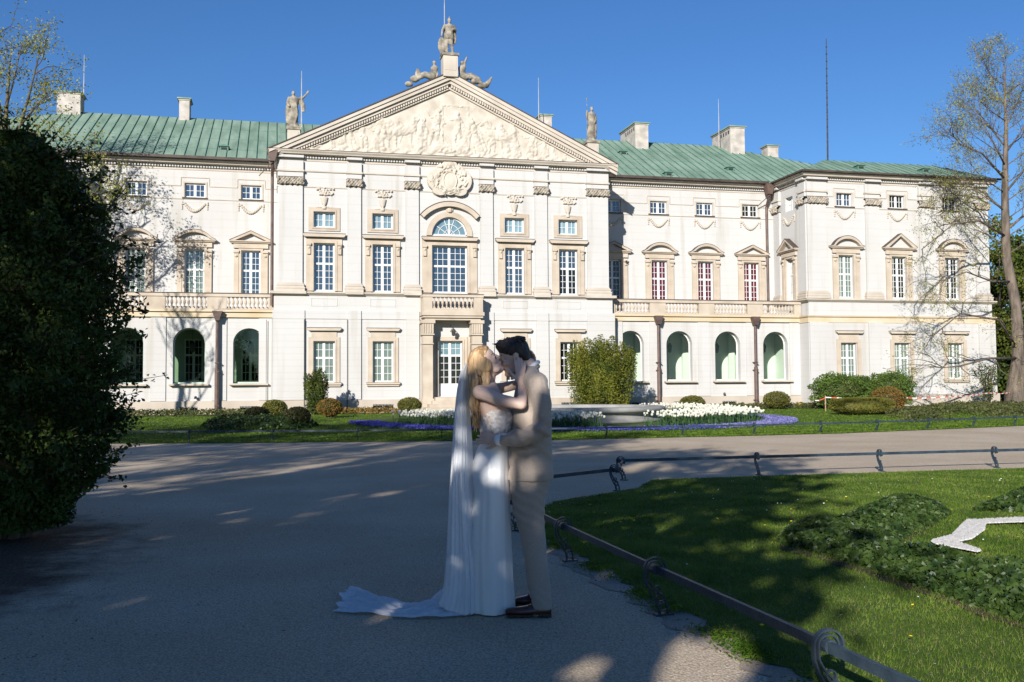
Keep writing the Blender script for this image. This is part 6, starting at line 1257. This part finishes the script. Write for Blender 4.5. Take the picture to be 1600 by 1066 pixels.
# trousers
s = SC()
def rg2(y, x0, x1, hb, b): return ring(y, x0, x1, hb, b)
s.loft([rg2(735, 797, 860, .16, 0), rg2(752, 796, 860, .165, 0), rg2(770, 798, 856, .16, 0)])
s.loft([rg2(748, 796, 860, .09, -.085), rg2(772, 799, 852, .092, -.09), rg2(800, 803, 850, .09, -.092), rg2(830, 811, 851, .081, -.10), rg2(865, 818, 854, .074, -.12), rg2(900, 824, 858, .070, -.14), rg2(925, 828, 860, .068, -.155), rg2(943, 831, 861, .066, -.165)], 32)
s.loft([rg2(748, 797, 852, .09, .085), rg2(772, 797, 848, .092, .09), rg2(800, 802, 846, .084, .10), rg2(850, 816, 849, .076, .105), rg2(900, 822, 850, .070, .11), rg2(930, 826, 850, .066, .11)], 32)
def tcreases(co, nr):
    zz = co[:, 2]; zk = pz(830, 800).z; w1 = np.exp(-((zz-zk)/.10)**2)+.8*np.exp(-((zz-pz(830, 925).z)/.06)**2)+.6*np.exp(-((zz-pz(830, 765).z)/.05)**2)
    f = np.sin(zz*95+co[:, 0]*60+np.sin(co[:, 0]*30))*w1*.0035+np.sin(zz*30+co[:, 0]*25)*.0012; return co+nr*f[:, None]
link('trousers', s.bake('trousers', M['suit'], .008, 3, tcreases), gr)
def shoe(px0, px1, py, b_, lab=None):
    s = SC(); p = pz(px0, py); q = pz(px1, py); L_ = (q.x-p.x); z0 = .0
    secs = [(0, .012, .022), (.08, .022, .036), (.25, .028, .045), (.45, .036, .047), (.62, .052, .042), (.75, .062, .036), (.9, .060, .036), (1.0, .045, .028)]
    V = []; F = []; n = 16
    for t, h, w_ in secs:
        for k in range(n): th = 2*math.pi*k/n; V.append((p.x+L_*t, b_+w_*math.cos(th), max(.004, .026+(h if math.sin(th) > 0 else .022)*math.sin(th))))
    for j in range(len(secs)-1):
        for k in range(n): F.append((j*n+k, j*n+(k+1) % n, (j+1)*n+(k+1) % n, (j+1)*n+k))
    F.append(list(range(n-1, -1, -1))); F.append([(len(secs)-1)*n+k for k in range(n)]); s.raw(V, F); s.cap((p.x+L_*.78, b_, .06), (p.x+L_*.82, b_, .10), .04, .038)
    o = link('shoe', s.bake('shoe', M['shoe'], .006, 2), gr, (0, 0, .010))
    b = MB(); b.prism([(p.x+L_*.03, .004), (p.x+L_*.6, .004), (p.x+L_*.6, .018), (p.x+L_*.03, .018)], b_-.042, b_+.042); b.prism([(p.x+L_*.72, .0), (p.x+L_*1.0, .0), (p.x+L_*1.0, .024), (p.x+L_*.72, .024)], b_-.034, b_+.034); b.build('sole', M['hairdark'], o, loc=(0, 0, -.008))
    b = MB()
    for k in range(3): b.tube([(p.x+L_*(.5+.06*k), b_-.018, .062+.012*k), (p.x+L_*(.52+.06*k), b_, .074+.012*k), (p.x+L_*(.5+.06*k), b_+.018, .062+.012*k)], .0025, 4)
    b.build('lace', M['hairdark'], o)
shoe(790, 860, 955, -.165); shoe(804, 848, 940, .16)
# ---------------- bride (faces +a)
br = person('blonde woman in a white strapless gown and long veil kissing the groom')
s = SC(); bh = pz(787.5, 586); bt = R(33)
def TB(v):
    v = Vector((v.x*math.cos(bt)-(v.z-.05)*math.sin(bt), v.y, v.x*math.sin(bt)+(v.z-.05)*math.cos(bt)+.05)); return Vector((bh.x-.090+v.x, v.y-.022, bh.z-.022+v.z))
head(s, .93, TB)
nk = pz(768, 585); nk2 = pz(762, 612); s.cap((nk.x-.012, -.005, nk.z+.02), (nk2.x-.01, 0, nk2.z), .047, .052)
s.loft([ring(712, 760, 784, .08), ring(695, 757, 788, .09), ring(678, 755, 792, .105), ring(660, 752, 800, .135), ring(645, 748, 801, .14), ring(630, 745, 795, .145), ring(615, 744, 785, .16), ring(605, 748, 778, .15), ring(598, 754, 775, .09)], 34)
S3 = pz(754, 613); E3 = pz(814, 631); W3_ = pz(814, 601); s.ell((S3.x-.01, -.155, S3.z), (.055, .05, .05))
s.chain([(S3.x-.005, -.165, S3.z), (pz(784, 625).x, -.215, pz(784, 625).z), (E3.x, -.235, E3.z)], [.047, .042, .036]); s.chain([(E3.x, -.235, E3.z), (pz(816, 615).x, -.20, pz(816, 615).z), (W3_.x+.002, -.155, W3_.z)], [.036, .033, .023])
hb = pz(813, 596); hand(s, frame((hb.x, -.145, hb.z), (-.02, .16, 1), (.15, -1, .12)), (.12, .14, .16, .22), .95, (.35, -.1), .05)
# far arm round his neck, fingers behind his nape
S4 = pz(764, 610); s.chain([(S4.x, .15, S4.z), (pz(786, 606).x, .20, pz(786, 606).z), (pz(812, 598).x, .19, pz(812, 600).z), (pz(828, 580).x, .12, pz(828, 580).z)], [.045, .038, .034, .022])
hf = pz(829, 578); hand(s, frame((hf.x+.012, .10, hf.z), (.12, -.38, 1), (1, .5, .1)), (.35, .35, .35, .35), .9, (.1, 0), .05)
for b_ in (-.08, .08): s.chain([(pz(770, 712).x, b_*.6, pz(770, 712).z), (pz(770, 830).x, b_, pz(770, 830).z), (pz(775, 945).x, b_, .06)], [.055, .045, .03])
link('body', s.bake('body', M['skinb'], .0055, 2), br)
b = MB()      # nails
# bodice
s = SC(); s.loft([ring(700, 752, 795, .124), ring(685, 750.5, 797, .124), ring(670, 750, 801, .136), ring(655, 750, 803, .146), ring(645, 751, 801, .15), ring(640, 755, 797, .148)], 36)
s.ell(pz(789, 655, -.06), (.055, .062, .06)); s.ell(pz(789, 655, .06), (.055, .062, .06))
def lacew(co, nr): return co+nr*((fnoise(co, 95, 1)+fnoise(co, 190, 2)*.5)*.0028)[:, None]
bod = s.bake('bodice', M['lace'], .006, 2, lacew); link('bodice', bod, br)
# gown: long folds from the hip to the ground
def gfold(th, t): return (.038*math.sin(5*th+1.0+2.2*t)+.024*math.sin(11*th-2.5*t+math.sin(th*3))+.009*math.sin(23*th+t*4+2*math.sin(2*th)))*max(0, t-.10)**.8*1.35
s = SC()
def crg(y, x0, x1, hb, b=0): return ring(y, x0, x1, hb, b)
keys = [(690, 752, 795, .122), (705, 744, 795, .14), (722, 739, 795, .165), (745, 738, 795, .18), (770, 740, 796, .18), (800, 738, 797, .175), (850, 735, 799, .165), (900, 735, 801, .155), (930, 735, 803, .15), (954, 735, 804, .15)]
rings = []
for i in range(len(keys)-1):
    for k in range(5): t = k/5; rings.append(crg(*[keys[i][j]*(1-t)+keys[i+1][j]*t for j in range(4)]))
rings.append(crg(*keys[-1])); n = 120; b = MB(); V = []; F = []
for j, (c, rx, ry) in enumerate(rings):
    for k in range(n): th = 2*math.pi*k/n; m_ = 1+gfold(th, j/(len(rings)-1)); V.append((c[0]+rx*m_*math.cos(th), c[1]+ry*m_*math.sin(th), max(.006, c[2])))
for j in range(len(rings)-1):
    for k in range(n): F.append((j*n+k, (j+1)*n+k, (j+1)*n+(k+1) % n, j*n+(k+1) % n))
link('gown', new_mesh('gown', V, F, M['satin'], smooth=True), br)
# hair: cap over the skull and a long fall down the back
s = SC(); R3 = [(.06, -.11, -.02, .072), (.09, -.118, -.005, .082), (.12, -.12, .02, .086), (.15, -.12, .05, .086), (.18, -.112, .078, .083), (.205, -.098, .082, .075), (.225, -.075, .062, .058), (.243, -.04, .03, .03)]
s.loft([(((a+c)/2, 0, z), (c-a)/2, w_) for z, a, c, w_ in R3], 28); [s.ell((-.012, y*.078, .11), (.05, .020, .06)) for y in (-1, 1)]; s.xform(lambda v: TB(v*.96))
def hp(x, y, b=0): v = pz(x, y); return (v.x, b, v.z)
g = np.random.default_rng(31)
for i in range(60):
    b_ = g.uniform(-.12, .10); e = g.uniform(-.5, 1); x0 = g.uniform(734, 752); x1 = g.uniform(733, 756); y1 = g.uniform(640, 676) if g.random() < .7 else g.uniform(610, 645)
    s.chain([hp(x0, 560+e*4, b_*.6), hp(735+g.uniform(0, 15), 595, b_), hp(738+g.uniform(-3, 12), 630, b_*1.05), hp(x1*.6+744*.4, y1, b_*.9)], [.016, .016, .012, .004])
for i in range(16): s.chain([hp(757, 553, -.07), hp(760+g.uniform(-3, 3), 570, -.09), hp(759+g.uniform(-6, 8), 590, -.10), hp(760+g.uniform(-8, 4), 603+g.uniform(0, 6), -.12)], [.008, .009, .007, .003])
def hairw(co, nr): return co+nr*((np.sin(co[:, 0]*240+np.sin(co[:, 2]*12)*3)+np.sin(co[:, 1]*260+np.sin(co[:, 2]*14)*3))*.0014)[:, None]
b = MB()
for y in (-1, 1): b.tube([TB(Vector(q)*.93) for q in ((.089, y*.020, .143), (.085, y*.036, .149), (.070, y*.050, .146))], .0028, 4); b.tube([TB(Vector(q)*.93) for q in ((.090, y*.022, .117), (.089, y*.033, .114), (.080, y*.046, .117))], .002, 4)
b.build('eyelash', M['hairdark'], br)
link('hair', s.bake('hair', M['blonde'], .0045, 1, hairw), br)
# veil: hanging sheet gathered at the comb, spreading into a train on the gravel
def vpath(u):   # u in 0..1 around the gathered cloth (0 near viewer's left edge .. 1 right edge), returns poly of px points
    return None
Vv = []; nu, nv = 90, 70
left = [(729, 566), (719, 580), (713, 610), (709, 650), (706, 700), (702, 760), (700, 820), (698, 870), (694, 915), (684, 944)]
right = [(733, 566), (733, 580), (733, 610), (735, 650), (738, 700), (741, 760), (747, 820), (754, 870), (760, 915), (763, 962)]
for j in range(nv):
    t = j/(nv-1)*(len(left)-1); i = min(int(t), len(left)-2); f = t-i; xl = left[i][0]*(1-f)+left[i+1][0]*f; xr = right[i][0]*(1-f)+right[i+1][0]*f; yl = left[i][1]*(1-f)+left[i+1][1]*f; yr = right[i][1]*(1-f)+right[i+1][1]*f; T_ = j/(nv-1)
    for k in range(nu):
        u = k/(nu-1); ang = math.pi*(1.12*u-.06); q = pz(xl+(xr-xl)*u, yl+(yr-yl)*u); bb = -(.05+.13*T_)*math.sin(math.pi*min(1, max(0, u*.9+.05)))*(1) - .02
        fold = (.016*math.sin(u*13+T_*2.5+math.sin(u*5))+.010*math.sin(u*29-T_*4+2*math.sin(u*9))+.005*math.sin(u*61+T_*5+3*math.sin(u*4)))*(.25+.5*T_)
        Vv.append((q.x+fold*.5, bb+fold*1.4+.05, max(.012, q.z)))
Fv = [(j*nu+k, (j+1)*nu+k, (j+1)*nu+k+1, j*nu+k+1) for j in range(nv-1) for k in range(nu-1)]
# back half of the veil (behind the first sheet, from the same gathering)
o1 = len(Vv)
for j in range(nv):
    t = j/(nv-1)*(len(left)-1); i = min(int(t), len(left)-2); f = t-i; xl = left[i][0]*(1-f)+left[i+1][0]*f; xr = right[i][0]*(1-f)+right[i+1][0]*f; yl = left[i][1]*(1-f)+left[i+1][1]*f; T_ = j/(nv-1)
    for k in range(nu):
        u = k/(nu-1); q = pz(xl+(xr-3-xl)*u, yl); bb = .03+(.03+.20*T_)*math.sin(math.pi*u); fold = (.014*math.sin(u*24+T_*2+2)+.010*math.sin(u*41-T_*3))*(.35+T_); Vv.append((q.x+fold*.4, bb+fold*1.4+.04, max(.012, q.z)))
Fv += [(o1+j*nu+k, o1+(j+1)*nu+k, o1+(j+1)*nu+k+1, o1+j*nu+k+1) for j in range(nv-1) for k in range(nu-1)]
# train on the ground
def gl(px, py): X, Y = ground(px, py); p = Vector((X-CX_, Y-CY_, 0)); return p.dot(E1), p.dot(E2)
topE = [(546, 921), (560, 922), (580, 929), (600, 937), (625, 944), (650, 947), (672, 940), (690, 925), (715, 915), (750, 915)]; botE = [(523, 958), (550, 960), (580, 962), (610, 966), (645, 968), (675, 968), (700, 966), (725, 964), (748, 961), (762, 954)]
o2 = len(Vv); mu, mv = 130, 34
for i in range(mu):
    t = i/(mu-1)*(len(topE)-1); k = min(int(t), len(topE)-2); f = t-k; A = gl(*[topE[k][c]*(1-f)+topE[k+1][c]*f for c in (0, 1)]); B = gl(*[botE[k][c]*(1-f)+botE[k+1][c]*f for c in (0, 1)])
    for j in range(mv):
        u = j/(mv-1); rip = math.sin(u*33+math.sin(t*1.2)*2.5+t)*.5+math.sin(u*57-t*2.3)*.35+math.sin(u*18+t*3.7)*.4; zz = .012+.020*max(0, rip+.55)*math.sin(math.pi*min(1, max(0, u)))**.4+.010*max(0, math.sin(t*2.1+u*4))
        jag = .02*math.sin(u*23)+.014*math.sin(u*51) if i == 0 else 0
        if i > mu*.72: zz += .10*((i/mu-.72)/.28)**2*math.sin(math.pi*u)*(1-u*.4)
        Vv.append((A[0]+(B[0]-A[0])*u+jag, A[1]+(B[1]-A[1])*u, zz))
Fv += [(o2+i*mv+j, o2+(i+1)*mv+j, o2+(i+1)*mv+j+1, o2+i*mv+j+1) for i in range(mu-1) for j in range(mv-1)]
link('veil', new_mesh('veil', Vv, Fv, M['tulle'], smooth=True), br)
